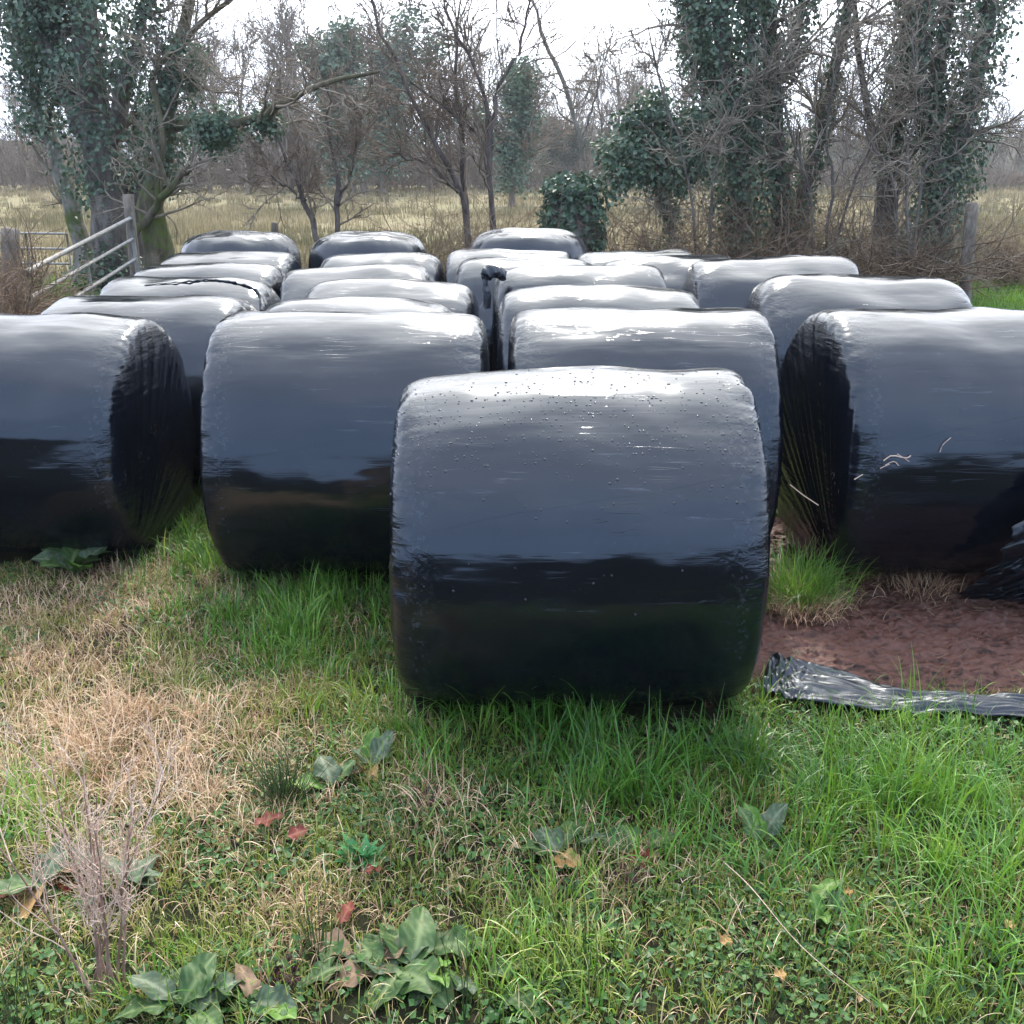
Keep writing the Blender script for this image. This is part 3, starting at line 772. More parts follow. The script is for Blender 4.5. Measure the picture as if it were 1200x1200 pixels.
# brambles and brush at the foot of the hedge
def bramble(name, label, cat, px0, px1, Y0, Y1, n, h, seed, mat, lean=1.0, flat=False, rad=.006, seg=9, ln=(0.7, 1.8), base=None):
    r_ = np.random.default_rng(seed)
    Y = r_.uniform(Y0, Y1, n); px = r_.uniform(px0, px1, n)
    dep = Y * CP + CAMH * SP; X = (px - 600) / FPX * dep
    st = np.stack([X, Y, r_.uniform(0, h * .35, n) if not flat else r_.uniform(0, h, n)], -1)
    d = r_.normal(size=(n, 3)) * lean; d[:, 2] = np.abs(d[:, 2]) * .5 + (1.0 if not flat else .05)
    Pp, R = grow(st, d, r_.uniform(*ln, n) * h / 1.3, np.full(n, rad) * r_.uniform(.6, 1.4, n), seg, .22, -.09 if not flat else -.02, .4, r_)
    P2, R2 = kids(Pp, R, 4, .2, 1, 30, 80, (.2, .45), .6, 0, 5, .25, .5, r_=r_, rmin=.0028)
    Pp[..., 2] = np.maximum(Pp[..., 2], .01); P2[..., 2] = np.maximum(P2[..., 2], .01)
    V, F = join_np([tubes(Pp, R, 4), tubes(P2, R2, 3)])
    b = np.array([X.mean(), (Y0 + Y1) / 2, 0]) if base is None else base
    o = mesh_np(name, V - b, F, mat); o.location = [float(c) for c in b]
    return tag(o, label, cat)
bramble("bramble_thicket", "dry tangled brown bramble thicket in front of the metal gate at the left edge", "bramble", -60, 48, 9.4, 12.0, 620, .98, 201, BRAM, ln=(.8, 1.8), rad=.007)
bramble("bramble_thicket", "thin leafless bramble between the mossy trunk and the two stemmed shrub", "bramble", 200, 380, 14.0, 16.5, 130, .8, 202, BRAM)
bramble("bramble_thicket", "reddish bare bramble under the dark stemmed thorn tree", "bramble", 470, 640, 14, 16.5, 260, 1.25, 203, BRAM)
bramble("bramble_thicket", "brown bramble tangle right of the ivy stump around the wooden post", "bramble", 690, 850, 14.5, 17, 300, 1.4, 204, BRAM, lean=.8)
bramble("bramble_thicket", "dense pale bramble tangle between the big ivy clad trunks", "bramble", 850, 1010, 15, 17.5, 240, 1.7, 205, BRAM, lean=.8)
bramble("bramble_thicket", "tall grey tangle of dead canes at the foot of the rightmost ivy tree", "bramble", 1000, 1125, 15, 17, 240, 1.6, 206, TWIG_P, lean=.8)
bramble("brush_pile", "long heap of cut branches lying along the foot of the right hand trees", "brush", 800, 1110, 14.2, 15.6, 420, .55, 207, BRAM, flat=True, rad=.010, ln=(1.5, 4.0), lean=1.4)
bramble("dead_hedge", "low dead hedge of brown stalks right of the weathered fence post", "hedge", 1148, 1260, 16.4, 17.6, 480, .8, 208, BRAM, lean=1.0)

# dark green under-growth clumps at the hedge foot
def leaf_clump(name, label, px, Y, w_, h, n, seed, size=(.04, .08)):
    r_ = np.random.default_rng(seed); b = gb(px, Y)
    C = r_.normal(0, 1, (n, 3)); C /= np.linalg.norm(C, axis=1, keepdims=True) + 1e-9
    rr = r_.random(n) ** .5 * (1 + .35 * noise3(C[:, 0] * 2, C[:, 1] * 2, C[:, 2] * 2 + seed))
    C = C * rr[:, None] * np.array([w_, w_ * .6, h]); C[:, 2] = np.abs(C[:, 2])
    V, F = leaf_cards(C, C / np.array([w_, w_, h]) + r_.normal(0, .5, (n, 3)) + [0, 0, .4], r_.uniform(*size, n), r_)
    o = mesh_np(name, V, F, IVY, smooth=False, attrs={"rnd": np.repeat(r_.uniform(0, .8, n), 4)}); o.location = b
    return tag(o, label, "ground ivy")
leaf_clump("ivy_clump", "small dark ivy clump between the dark paired trunks and the tall pale canes", 972, 16, .45, 1.0, 1300, 301)
leaf_clump("ivy_clump", "narrow ivy clump standing just left of the thickest ivy clad trunk", 765, 16.2, .35, .85, 900, 302)
leaf_clump("ivy_clump", "low ivy growth at the foot of the big tree beside the metal gate", 128, 15.9, .7, .8, 1300, 303)

# ------------------------------------------------------------------ gate and posts
def metal_mat():
    m, nt, out = newmat("galvanised steel"); o = texco(nt); n1 = noise_n(nt, o, 12, 4)
    c = ramp(nt, n1, [(.3, (.20, .19, .175)), (.6, (.33, .32, .30)), (.75, (.22, .16, .12))])
    b = N(nt, 'ShaderNodeBsdfPrincipled', Roughness=.5, Metallic=.55); L(nt, c.outputs[0], b.inputs['Base Color']); L(nt, b.outputs[0], out.inputs[0]); return m
STEEL = metal_mat()
WOOD = bark_mat("weathered post wood", (.09, .075, .06), (.18, .15, .12), (.30, .26, .22), 14)
def bar(name, a, b, r, root, mat, k=10, n=4):
    a, b = np.asarray(a, float), np.asarray(b, float); pl = np.array([a + (b - a) * t for t in np.linspace(0, 1, n)])[None]
    base = np.array(root.location); V, F = tubes(pl, np.full((1, n), r), k)
    V = np.concatenate([V, [a], [b]]); nn = len(V)
    c0 = np.stack([np.arange(k), np.roll(np.arange(k), -1), np.full(k, nn - 2)], -1); c1 = np.stack([np.roll(np.arange(k), -1), np.arange(k), np.full(k, nn - 1)], -1) + [(n - 1) * k, (n - 1) * k, 0]
    return mesh_np(name, V - base, [F, np.concatenate([c0, c1])], mat, root)
H0 = P(153, 256, 14.0); E0 = P(30, 319, 10.7)
g_root = empty("metal_gate", (H0[0], H0[1], 0)); tag(g_root, "sagging galvanised field gate of round bars hung on the leaning wooden post", "gate")
for k in range(5):
    dz = -.262 * k * 1.0
    bar("rail", H0 + [0, 0, dz], E0 + [0, 0, dz * 1.0], .022 if k else .027, g_root, STEEL)
bar("end_stile", H0 + [0, 0, .03], H0 + [0.02, 0, -1.08], .026, g_root, STEEL)
bar("end_stile", E0 + [0, 0, .03], E0 + [0, 0, -.96], .026, g_root, STEEL)
mid = (H0 + E0) / 2
bar("brace", mid + [0, 0, 0], mid + [0, .05, -1.03], .015, g_root, STEEL)
# farther gate
A1 = P(-60, 272, 18); B1 = P(78, 274, 18)
g2 = empty("metal_gate", (A1[0], 18, 0)); tag(g2, "farther straight metal gate standing across behind the pale leaning trunk", "gate")
for k in range(5): bar("rail", A1 - [0, 0, .25 * k], B1 - [0, 0, .25 * k], .02, g2, STEEL)
for t in (0, .35, .65, 1): q = A1 + (B1 - A1) * t; bar("upright", q, q - [0, 0, 1.08], .018, g2, STEEL)
def post(name, label, p0, p1, r, mat=WOOD):
    root = empty(name, (p0[0], p0[1], 0)); n = 9
    pl = np.array([np.asarray(p0) + (np.asarray(p1) - np.asarray(p0)) * t for t in np.linspace(0, 1, n)])[None]
    k = 12; V, F = tubes(pl, np.full((1, n), r), k)
    ang = np.tile(np.arange(k) / k * 2 * pi, n)
    V = V + .12 * r * noise3(V[:, 0] * 20, V[:, 1] * 20, V[:, 2] * 6)[:, None]
    V = np.concatenate([V, [np.asarray(p1) + [0, 0, .012]]]); nn = len(V) - 1
    cap = np.stack([np.arange(k), np.roll(np.arange(k), -1), np.full(k, nn)], -1) + [(n - 1) * k, (n - 1) * k, 0]
    o = mesh_np(name, V - np.array([p0[0], p0[1], 0]), [F, cap], mat); o.location = root.location
    bpy.data.objects.remove(root); return tag(o, label, "post", "wooden posts of the field fence")
def postpx(label, px0, px1, ytop, Y, r, py_base=None):
    b = gb(px0, Y); t = P(px1, ytop, Y); return post("fence_post", label, b - [0, 0, .05], t, r)
postpx("leaning wooden gate post holding the sagging metal gate", 163, 150, 228, 14.1, .07)
postpx("broad stump of a wooden post among the brambles at the left edge", 12, 12, 268, 12.4, .10)
postpx("short square topped post seen above the upright bale at the end of the left column", 322, 322, 261, 16, .055)
postpx("brown post between the ivy stump and the slim ivy clad stem", 703, 704, 262, 15.2, .075)
postpx("tall weathered leaning post at the end of the right hand hedge", 1130, 1139, 238, 14.6, .085)

# ------------------------------------------------------------------ far trees
def far_proto(name, seed, h, ivy=False, spread=1.0, trunk_mat=TWIG_D):
    r_ = np.random.default_rng(seed)
    root = empty(name)
    nt_ = 1 if r_.random() < .6 else 2
    Ps, Rs = grow(np.zeros((nt_, 3)) + r_.normal(0, .2, (nt_, 3)) * [1, 1, 0], np.array([[0, 0, 1.]] * nt_) + r_.normal(0, .08, (nt_, 3)), np.full(nt_, h * .8), np.full(nt_, h * .017), 12, .06, .08, .2, r_)
    P1, R1 = kids(Ps, Rs, 15, .22, 1, 20, 55, (.35, .6), .6, .07, 9, .13, .2, r_=r_)
    P1[..., :2] *= spread
    P2, R2 = kids(P1, R1, 8, .15, 1, 20, 55, (.3, .55), .6, .06, 7, .15, .3, r_=r_, rmin=.016)
    P3, R3 = kids(P2, R2, 6, .1, 1, 20, 60, (.35, .7), .7, .03, 5, .18, .5, r_=r_, rmin=.011)
    V, F = tubes(Ps, Rs, 8); mesh_np("trunk", V, F, trunk_mat, root)
    V, F = join_np([tubes(P1, R1, 4), tubes(P2, np.maximum(R2, .022), 3), tubes(P3, np.maximum(R3, .015), 3)])
    mesh_np("crown", V, F, TWIG_FAR, root)
    if ivy:
        polys = [Ps[i] for i in range(nt_)] + [P1[i] for i in range(0, len(P1), 3)]
        C, Nn = ivy_on(polys, [.1] * len(polys), [1.1] * nt_ + [.8] * (len(polys) - nt_), 9000, r_, tr=(.12, .95))
        V, F = leaf_cards(C, Nn, r_.uniform(.13, .26, len(C)), r_)
        mesh_np("ivy", V, F, IVY, root, smooth=False, attrs={"rnd": np.repeat(r_.uniform(0, .7, len(C)), 4)})
    return root
TWIG_FAR = bark_mat("distant twigs", (.085, .065, .048), (.165, .13, .098), (.26, .21, .165), 1.5)
def copy_tree(src):
    r = src.copy(); COL.objects.link(r)
    for ch in list(src.children):
        c = ch.copy(); COL.objects.link(c); c.parent = r
    return r
protos = [far_proto("bare_tree", 401, 11), far_proto("bare_tree", 402, 11, spread=1.25), far_proto("bare_tree", 403, 11),
          far_proto("ivy_clad_tree", 404, 11, ivy=True, spread=.9), far_proto("ivy_clad_tree", 405, 11, ivy=True, spread=1.0)]
used = [False] * 5
# px, distance, photo y of the top, prototype, description of the place
far_list = [
 (-30, 70, 40, 0, "bare grey tree cut by the left edge of the photo across the field"),
 (28, 76, 90, 1, "bare round tree far behind the leaning pale trunk"),
 (70, 84, 70, 2, "bare tree seen through the twigs of the leaning pale trunk"),
 (232, 92, 45, 0, "bare tree far off just right of the white house"),
 (270, 90, 30, 2, "bare slim tree far off above the ivy hung bough"),
 (300, 74, 12, 1, "far bare tree rising above the tip of the ivy hung bough"),
 (345, 84, 8, 0, "bare tree far behind the two stemmed shrub"),
 (372, 82, -30, 2, "tall narrow bare tree left of the ivy covered far tree"),
 (402, 62, 8, 3, "far tree with thick ivy head, standing above the two stemmed shrub"),
 (438, 74, -5, 4, "far ivy clad tree right beside the ivy headed one left of centre"),
 (470, 92, 50, 0, "bare tree far off left behind the dark stemmed thorn tree"),
 (500, 78, 30, 1, "bare wide tree seen through the thorn tree's crown"),
 (535, 96, 70, 2, "low bare tree far off behind the thorn tree's main stems"),
 (566, 84, 45, 0, "bare tree just left of the dark ivy clad tree at the centre"),
 (600, 52, 50, 3, "dark ivy clad tree standing out against the sky at the centre of the far line"),
 (640, 100, 105, 1, "small bare tree right of the dark central ivy tree"),
 (672, 94, 95, 0, "bare tree behind the arching sapling"),
 (715, 80, 38, 1, "wide bare crown standing clear against the sky right of the sapling"),
 (752, 88, 60, 2, "bare tree far off above the loose leafy ivy crown"),
 (800, 84, 30, 0, "far bare tree left behind the first big ivy clad trunk"),
 (850, 92, 60, 1, "far bare tree hidden behind the first big ivy clad trunk"),
 (935, 86, 40, 2, "far bare tree behind the dark paired trunks"),
 (985, 92, 70, 0, "far bare tree seen in the gap right of the paired trunks"),
 (1040, 84, 60, 1, "far bare tree behind the slender dark trunk"),
 (1100, 92, 80, 2, "far bare tree behind the rightmost ivy tree"),
 (1185, 96, 128, 1, "low brown tree at the right edge of the photo across the field"),
 (255, 78, 20, 1, "tall bare tree far off between the ivy trunk and the bough's tip"),
 (322, 90, 40, 2, "slim bare tree far off left behind the forked shrub"),
 (420, 74, 45, 1, "far bare tree with wide crown between the two far ivy clad trees"),
 (452, 98, 60, 0, "distant bare tree low behind the thorn tree's left limb"),
 (515, 88, 20, 2, "tall far bare tree behind the left limbs of the thorn tree"),
 (548, 76, 60, 1, "far bare tree filling the fork of the thorn tree"),
 (583, 90, 80, 2, "far bare tree just left behind the dark central ivy tree"),
 (622, 84, 80, 0, "far bare tree touching the right side of the dark central ivy tree"),
 (655, 88, 130, 4, "small distant ivy clad tree left of the arching sapling"),
 (696, 98, 70, 1, "pale distant bare tree just right of the arching sapling"),
 (738, 96, 85, 0, "distant bare tree right of the wide bare crown"),
 (1155, 100, 110, 2, "distant bare tree in the gap right of the rightmost ivy tree"),
 (1225, 90, 120, 0, "bare tree cut by the right edge of the photo"),
]
for i, (px, Y, yt, k, lab) in enumerate(far_list):
    r = protos[k] if not used[k] else copy_tree(protos[k]); used[k] = True
    b = gb(px, Y); top = P(px, yt, Y)[2]
    s = top / 11.0
    r.location = b; r.scale = (s * (1.0 if i % 2 else .92) * (1.5 if k > 2 else 1), s * (1.5 if k > 2 else 1), s); r.rotation_euler = (0, 0, (i * 2.399) % 6.28)
    tag(r, lab, "tree", "trees in the line across the field")

# the scrub and wood that reads as one mass
def distant_scrub():
    r_ = np.random.default_rng(55)
    n = 15000
    Y = r_.uniform(80, 104, n); px = r_.uniform(-90, 1290, n); dep = Y * CP + CAMH * SP; X = (px - 600) / FPX * dep
    hh = (2.6 + 2.0 * fbm(X * .06, Y * .02, 3, 3)) * r_.uniform(.5, 1.15, n); hh = np.clip(hh, .8, 7)
    # lower on the right where the field opens
    hh *= 1 - .35 * sstep(1080, 1180, px)
    st = np.stack([X, Y, r_.uniform(0, .6, n) * hh], -1)
    d = r_.normal(0, .5, (n, 3)); d[:, 2] = 1
    Pp, R = grow(st, d, hh * r_.uniform(.3, .8, n), np.full(n, .026), 4, .25, .02, .4, r_)
    P2, R2 = kids(Pp, R, 3, .2, 1, 20, 60, (.4, .7), .7, 0, 3, .2, .5, r_=r_, rmin=.015)
    V, F = join_np([tubes(Pp, R, 3), tubes(P2, R2, 3)])
    o = mesh_np("distant_scrub", V, F, TWIG_FAR); tag(o, "leafless grey brown scrub and undergrowth along the far side of the field", "scrub", kind="stuff")
distant_scrub()
def distant_wood():
    # a bumpy bank of far woodland behind the scrub
    xs = np.linspace(-160, 160, 700); rows = 14
    X, T = np.meshgrid(xs, np.linspace(0, 1, rows))
    hgt = 5.0 + 2.2 * fbm(X * .05, 0 * X, 1, 3) + .9 * fbm(X * .5, T * 3, 2, 3)
    Z = hgt * np.sin(T * pi * .5) + .5 * fbm(X * .9, T * 5, 4, 3); Y = 112 + T * 12 + 1.2 * fbm(X * .7, T * 6, 8, 3)
    V = np.stack([X, Y, Z], -1).reshape(-1, 3); nx = len(xs)
    i = np.arange(rows - 1)[:, None] * nx + np.arange(nx - 1)[None]
    F = np.stack([i, i + 1, i + nx + 1, i + nx], -1).reshape(-1, 4)
    m, nt, out = newmat("distant wood"); o = texco(nt)
    n1 = noise_n(nt, mapping(nt, o, (1, 1, .35)), 1.6, 7, .75); n2 = noise_n(nt, o, .12, 3)
    c = ramp(nt, n1, [(.3, (.04, .034, .026)), (.5, (.095, .078, .06)), (.7, (.17, .14, .11))])
    c2 = mixc(nt, ramp(nt, n2, [(.5, (0, 0, 0)), (.6, (.6, .6, .6))]).outputs[0], c.outputs[0], (.05, .07, .04))
    b = N(nt, 'ShaderNodeBsdfPrincipled', Roughness=1.0); L(nt, c2, b.inputs['Base Color']); L(nt, b.outputs[0], out.inputs[0])
    r_ = np.random.default_rng(5); n = 9000
    xq = r_.uniform(-120, 120, n); yq = r_.uniform(108, 122, n)
    st = np.stack([xq, yq, r_.uniform(2, 5, n)], -1); d = r_.normal(0, .35, (n, 3)); d[:, 2] = 1
    Pp, R = grow(st, d, r_.uniform(1.5, 4.5, n), np.full(n, .035), 4, .2, .03, .3, r_)
    Vt, Ft = tubes(Pp, R, 3)
    o = mesh_np("distant_wood", np.concatenate([V, Vt]), np.concatenate([F, Ft + len(V)]), m); tag(o, "far bare woodland closing the view behind the field", "woodland", kind="stuff")
distant_wood()

# ------------------------------------------------------------------ distant buildings
def boxv(x0, x1, y0, y1, z0, z1):
    V = np.array([[x, y, z] for z in (z0, z1) for y in (y0, y1) for x in (x0, x1)], float)
    F = np.array([[0, 2, 3, 1], [4, 5, 7, 6], [0, 1, 5, 4], [2, 6, 7, 3], [0, 4, 6, 2], [1, 3, 7, 5]]); return V, F
def plain(name, c, rough=.8, n=.15):
    m, nt, out = newmat(name); o = texco(nt); k = noise_n(nt, o, 2.0, 5)
    col = mixc(nt, k, tuple(v * (1 - n) for v in c), tuple(min(1, v * (1 + n)) for v in c))
    b = N(nt, 'ShaderNodeBsdfPrincipled', Roughness=rough); L(nt, col, b.inputs['Base Color']); L(nt, b.outputs[0], out.inputs[0]); return m
WHITE = plain("white render", (.74, .74, .72)); SLATE = plain("slate roof", (.13, .13, .14)); GLASS = plain("dark window", (.03, .035, .04), .15); TINR = plain("grey sheet roof", (.20, .20, .21), .55)
def house(name, label, cat, px0, px1, Y, ytop, yroof, wallmat, roofmat, wins, depth=6):
    a = P(px0, ytop, Y); b = P(px1, ytop, Y); zw = a[2]; zr = P(px0, yroof, Y)[2]; w_ = b[0] - a[0]
    root = empty(name, (a[0], Y, 0)); tag(root, label, cat)
    V, F = boxv(0, w_, 0, depth, 0, zw); mesh_np("wall", V, F, wallmat, root, smooth=False)
    e = .35; t = .18
    V = np.array([[-e, -e, zw - .1], [w_ + e, -e, zw - .1], [w_ + e, depth / 2, zr], [-e, depth / 2, zr], [-e, depth + e, zw - .1], [w_ + e, depth + e, zw - .1]], float)
    V = np.concatenate([V, V + [0, 0, t]]); F4 = np.array([[0, 1, 2, 3], [3, 2, 5, 4], [7, 6, 9, 8], [8, 9, 10, 11], [0, 6, 7, 1], [4, 5, 11, 10]][:4])
    F4 = np.array([[0, 3, 2, 1], [3, 4, 5, 2], [6, 7, 8, 9], [9, 8, 11, 10], [0, 1, 7, 6], [5, 4, 10, 11], [0, 6, 9, 3], [3, 9, 10, 4], [1, 2, 8, 7], [2, 5, 11, 8]])
    rf = mesh_np("roof", V, F4, roofmat, root, smooth=False)
    if cat == "house":
        V, F = boxv(w_ * .2, w_ * .2 + .7, depth / 2 - .4, depth / 2 + .4, zr - .5, zr + .9); mesh_np("chimney", V, F, wallmat, rf, smooth=False)
    V, F = boxv(w_ * .45, w_ * .45 + .9, -.04, .03, 0, 2.05); mesh_np("door", V, F, SLATE, root, smooth=False)
    for (u, z0, ww, hh) in wins:
        V, F = boxv(w_ * u, w_ * u + ww, -.05, .02, z0, z0 + hh); fr = mesh_np("window", V, F, WHITE, root, smooth=False)
        V, F = boxv(w_ * u + .08, w_ * u + ww - .08, -.07, -.052, z0 + .08, z0 + hh - .08); mesh_np("pane", V, F, GLASS, fr, smooth=False)
house("farmhouse", "white farmhouse glimpsed between the ivy trunks on the left", "house", 142, 208, 104, 152, 134, WHITE, SLATE,
      [(.08, 3.2, 1.1, 1.2), (.38, 3.2, 1.1, 1.2), (.72, 3.2, 1.1, 1.2), (.08, .9, 1.1, 1.2), (.75, .9, 1.1, 1.2)])
house("farm_shed", "long low grey roofed farm shed behind the two stemmed shrub", "shed", 318, 400, 108, 146, 130, plain("shed wall", (.22, .20, .18)), TINR, [(.15, 1.2, 1.2, .9), (.75, 1.2, 1.2, .9)], 9)

# ------------------------------------------------------------------ grass machinery
def bale_clear(x, y, pad=0.0):
    """True where the ground is not under a bale"""
    ok = np.ones(len(x), bool)
    for (bx, by, hw, top, yaw, *_r) in bales:
        ok &= ~((np.abs(x - bx) < hw - .03 + pad) & (np.abs(y - by) < .36 + pad))
    return ok
def blades(pos, h, w_, lean_dir, lean, r_, segs=4, droop=1.0, fold=False):
    """pos (n,3), h, w_, lean_dir (rad), lean (0 upright .. 1.6 flat) -> V, F, tip"""
    n = len(pos)
    t = np.linspace(0, 1, segs + 1)
    ang0 = lean * .35; ang1 = lean * (1 + .9 * droop)
    ang = ang0[:, None] + (ang1 - ang0)[:, None] * t[None] ** 1.2
    dz = np.cos(ang) ; dh = np.sin(ang)
    step = (h / segs)[:, None]
    z = np.concatenate([np.zeros((n, 1)), np.cumsum(dz[:, :-1] * step, 1)], 1)
    q = np.concatenate([np.zeros((n, 1)), np.cumsum(dh[:, :-1] * step, 1)], 1)
    cx, cy = np.cos(lean_dir), np.sin(lean_dir)
    tw = r_.uniform(-.8, .8, n)
    C = np.stack([pos[:, 0:1] + q * cx[:, None], pos[:, 1:2] + q * cy[:, None], np.maximum(pos[:, 2:3] + z, pos[:, 2:3] * 1 + .002)], -1)
    side = np.stack([-np.sin(lean_dir + tw), np.cos(lean_dir + tw), np.zeros(n)], -1)
    wt = w_[:, None] * (1 - t[None] ** 1.6) * .5 + .0003
    Lf = C - side[:, None] * wt[..., None]; Rt = C + side[:, None] * wt[..., None]
    V = np.stack([Lf, Rt], 2).reshape(-1, 3)
    i = (np.arange(n) * (segs + 1) * 2)[:, None, None] + (np.arange(segs) * 2)[None, :, None]
    F = (i + np.array([0, 1, 3, 2])[None, None]).reshape(-1, 4)
    tip = np.tile(np.repeat(t, 2), n)
    return V, F, tip
def scatter_view(n, r_, y0=1.55, y1=6.5, pad=60, px=None):
    """random ground points spread evenly over the ground, inside the picture's wedge"""
    out = []
    tot = 0
    while tot < n:
        y = np.sqrt(r_.uniform(y0 ** 2, y1 ** 2, n)); x = r_.uniform(-1, 1, n) * (y * CP + CAMH * SP) * (.5 + pad / FPX)
        a, b = proj(x, y)
        out.append(np.stack([x, y], -1)); tot += n
    return np.concatenate(out)[:n]
def blob(a, b, lst):
    """sum of gaussian blobs in photo coordinates (cx, cy, sx, sy, amp)"""
    s = 0 * a
    for cx, cy, sx, sy, am in lst: s = np.maximum(s, am * np.exp(-((a - cx) / sx) ** 2 - ((b - cy) / sy) ** 2))
    return s
LONG = [(690, 832, 210, 26, 1.2), (640, 850, 170, 50, 1), (1000, 870, 170, 60, 1), (800, 930, 180, 70, .9), (1050, 960, 200, 90, .9), (1150, 1060, 150, 120, .8), (900, 1000, 150, 60, .6),
        (340, 740, 120, 60, .9), (250, 660, 90, 45, .7), (400, 700, 90, 40, .8), (420, 820, 70, 40, .6), (500, 880, 80, 40, .6), (560, 960, 50, 40, .1),
        (640, 1130, 90, 70, .75), (30, 940, 60, 45, .8), (220, 620, 60, 30, .6), (100, 640, 120, 16, .3), (1180, 900, 80, 60, .9), (230, 1150, 130, 60, .4)]
DRY = [(150, 880, 190, 100, 1.15), (60, 760, 170, 90, .9), (250, 830, 150, 70, .9), (150, 700, 150, 60, .6), (370, 850, 110, 50, .5), (500, 970, 70, 70, .8), (560, 1020, 60, 50, .6),
       (330, 960, 120, 60, .6), (200, 980, 120, 80, .7), (380, 1060, 130, 80, .55), (800, 1060, 120, 60, .35), (740, 1010, 50, 30, .5), (990, 985, 50, 22, .5), (100, 1080, 120, 90, .5), (1030, 1080, 80, 50, .3), (850, 960, 40, 30, .3)]
def zof(x, y): return ground_z(x, y)

GREEN_R = [(0, (.020, .075, .012)), (.3, (.050, .17, .018)), (.6, (.115, .28, .030)), (.85, (.24, .38, .055)), (1, (.42, .42, .14))]
M_LONG = leaf_mat("long green grass", GREEN_R, rough=.42, trans=.32, spec=.5, tipmix=((.30, .30, .12), [(0, (.35, .35, .35)), (.12, (0, 0, 0)), (.85, (0, 0, 0)), (1, (.4, .4, .4))]))
M_SHORT = leaf_mat("short mixed grass", [(0, (.03, .07, .012)), (.35, (.10, .16, .025)), (.6, (.22, .26, .05)), (.8, (.36, .32, .10)), (1, (.52, .41, .20))], rough=.55, trans=.3, spec=.35)
M_DRY = leaf_mat("dry straw grass", [(0, (.18, .09, .05)), (.3, (.42, .26, .15)), (.6, (.64, .46, .29)), (1, (.82, .67, .48))], rough=.6, trans=.22, spec=.3)
M_FINE = leaf_mat("fine yellow green grass", [(0, (.07, .13, .02)), (.4, (.17, .24, .04)), (.75, (.30, .34, .07)), (1, (.44, .42, .14))], rough=.5, trans=.35, spec=.35)
M_CLOV = leaf_mat("clover and moss", [(0, (.018, .06, .012)), (.4, (.04, .12, .022)), (.7, (.09, .18, .035)), (.9, (.16, .22, .06)), (1, (.28, .18, .07))], rough=.5, trans=.2, spec=.4)

KEEP = [None]
def grass_object(name, label, mat, n, seed, densf, hf, wf, leanf, colf, segs=4, y0=1.55, y1=6.4, droop=1.0, sc=None, clear=.0, mudclear=True, dirf=None, pts=None):
    r_ = np.random.default_rng(seed)
    xy = scatter_view(n, r_, y0, y1) if pts is None else pts
    a, b = proj(xy[:, 0], xy[:, 1])
    d = densf(a, b, xy)
    keep = r_.random(len(xy)) < d
    keep &= bale_clear(xy[:, 0], xy[:, 1], clear)
    if mudclear: keep &= mud_mask(xy[:, 0], xy[:, 1]) < .35 + .3 * r_.random(len(xy))
    xy = xy[keep]; a = a[keep]; b = b[keep]; m = len(xy)
    KEEP[0] = keep
    pos = np.stack([xy[:, 0], xy[:, 1], zof(xy[:, 0], xy[:, 1]) - .004], -1)
    h = hf(a, b, xy, r_, m); w_ = wf(a, b, r_, m); ln = leanf(a, b, r_, m)
    dr = dirf(a, b, xy, r_, m) if dirf else r_.uniform(0, 2 * pi, m)
    V, F, tip = blades(pos, h, w_, dr, ln, r_, segs, droop)
    rnd = np.repeat(np.clip(colf(a, b, xy, r_, m), 0, 1), (segs + 1) * 2)
    o = mesh_np(name, V, F, mat, smooth=True, attrs={"rnd": rnd, "tip": tip})
    return tag(o, label, "grass", kind="stuff")
OUT = {}
def tuft_pts(nt_, per, sig, r_, y0, y1, key):
    c = scatter_view(nt_, r_, y0, y1); off = r_.normal(0, 1, (nt_ * per, 2)) * np.repeat(r_.uniform(.4, 1.4, nt_) * sig, per)[:, None]
    p = np.repeat(c, per, 0) + off
    bias = np.repeat(r_.uniform(0, 2 * pi, nt_), per)
    OUT[key] = (p, np.arctan2(off[:, 1] + .6 * sig * np.sin(bias), off[:, 0] + .6 * sig * np.cos(bias)), np.repeat(r_.normal(0, 1, nt_), per), np.repeat(r_.normal(0, 1, nt_), per), np.hypot(off[:, 0], off[:, 1]) / sig)
    return p

def clumpdir(xy, r_, m, s=2.2, spread=1.1):
    return (noise3(xy[:, 0] * s, xy[:, 1] * s, 11) * 5 + r_.normal(0, spread, m))
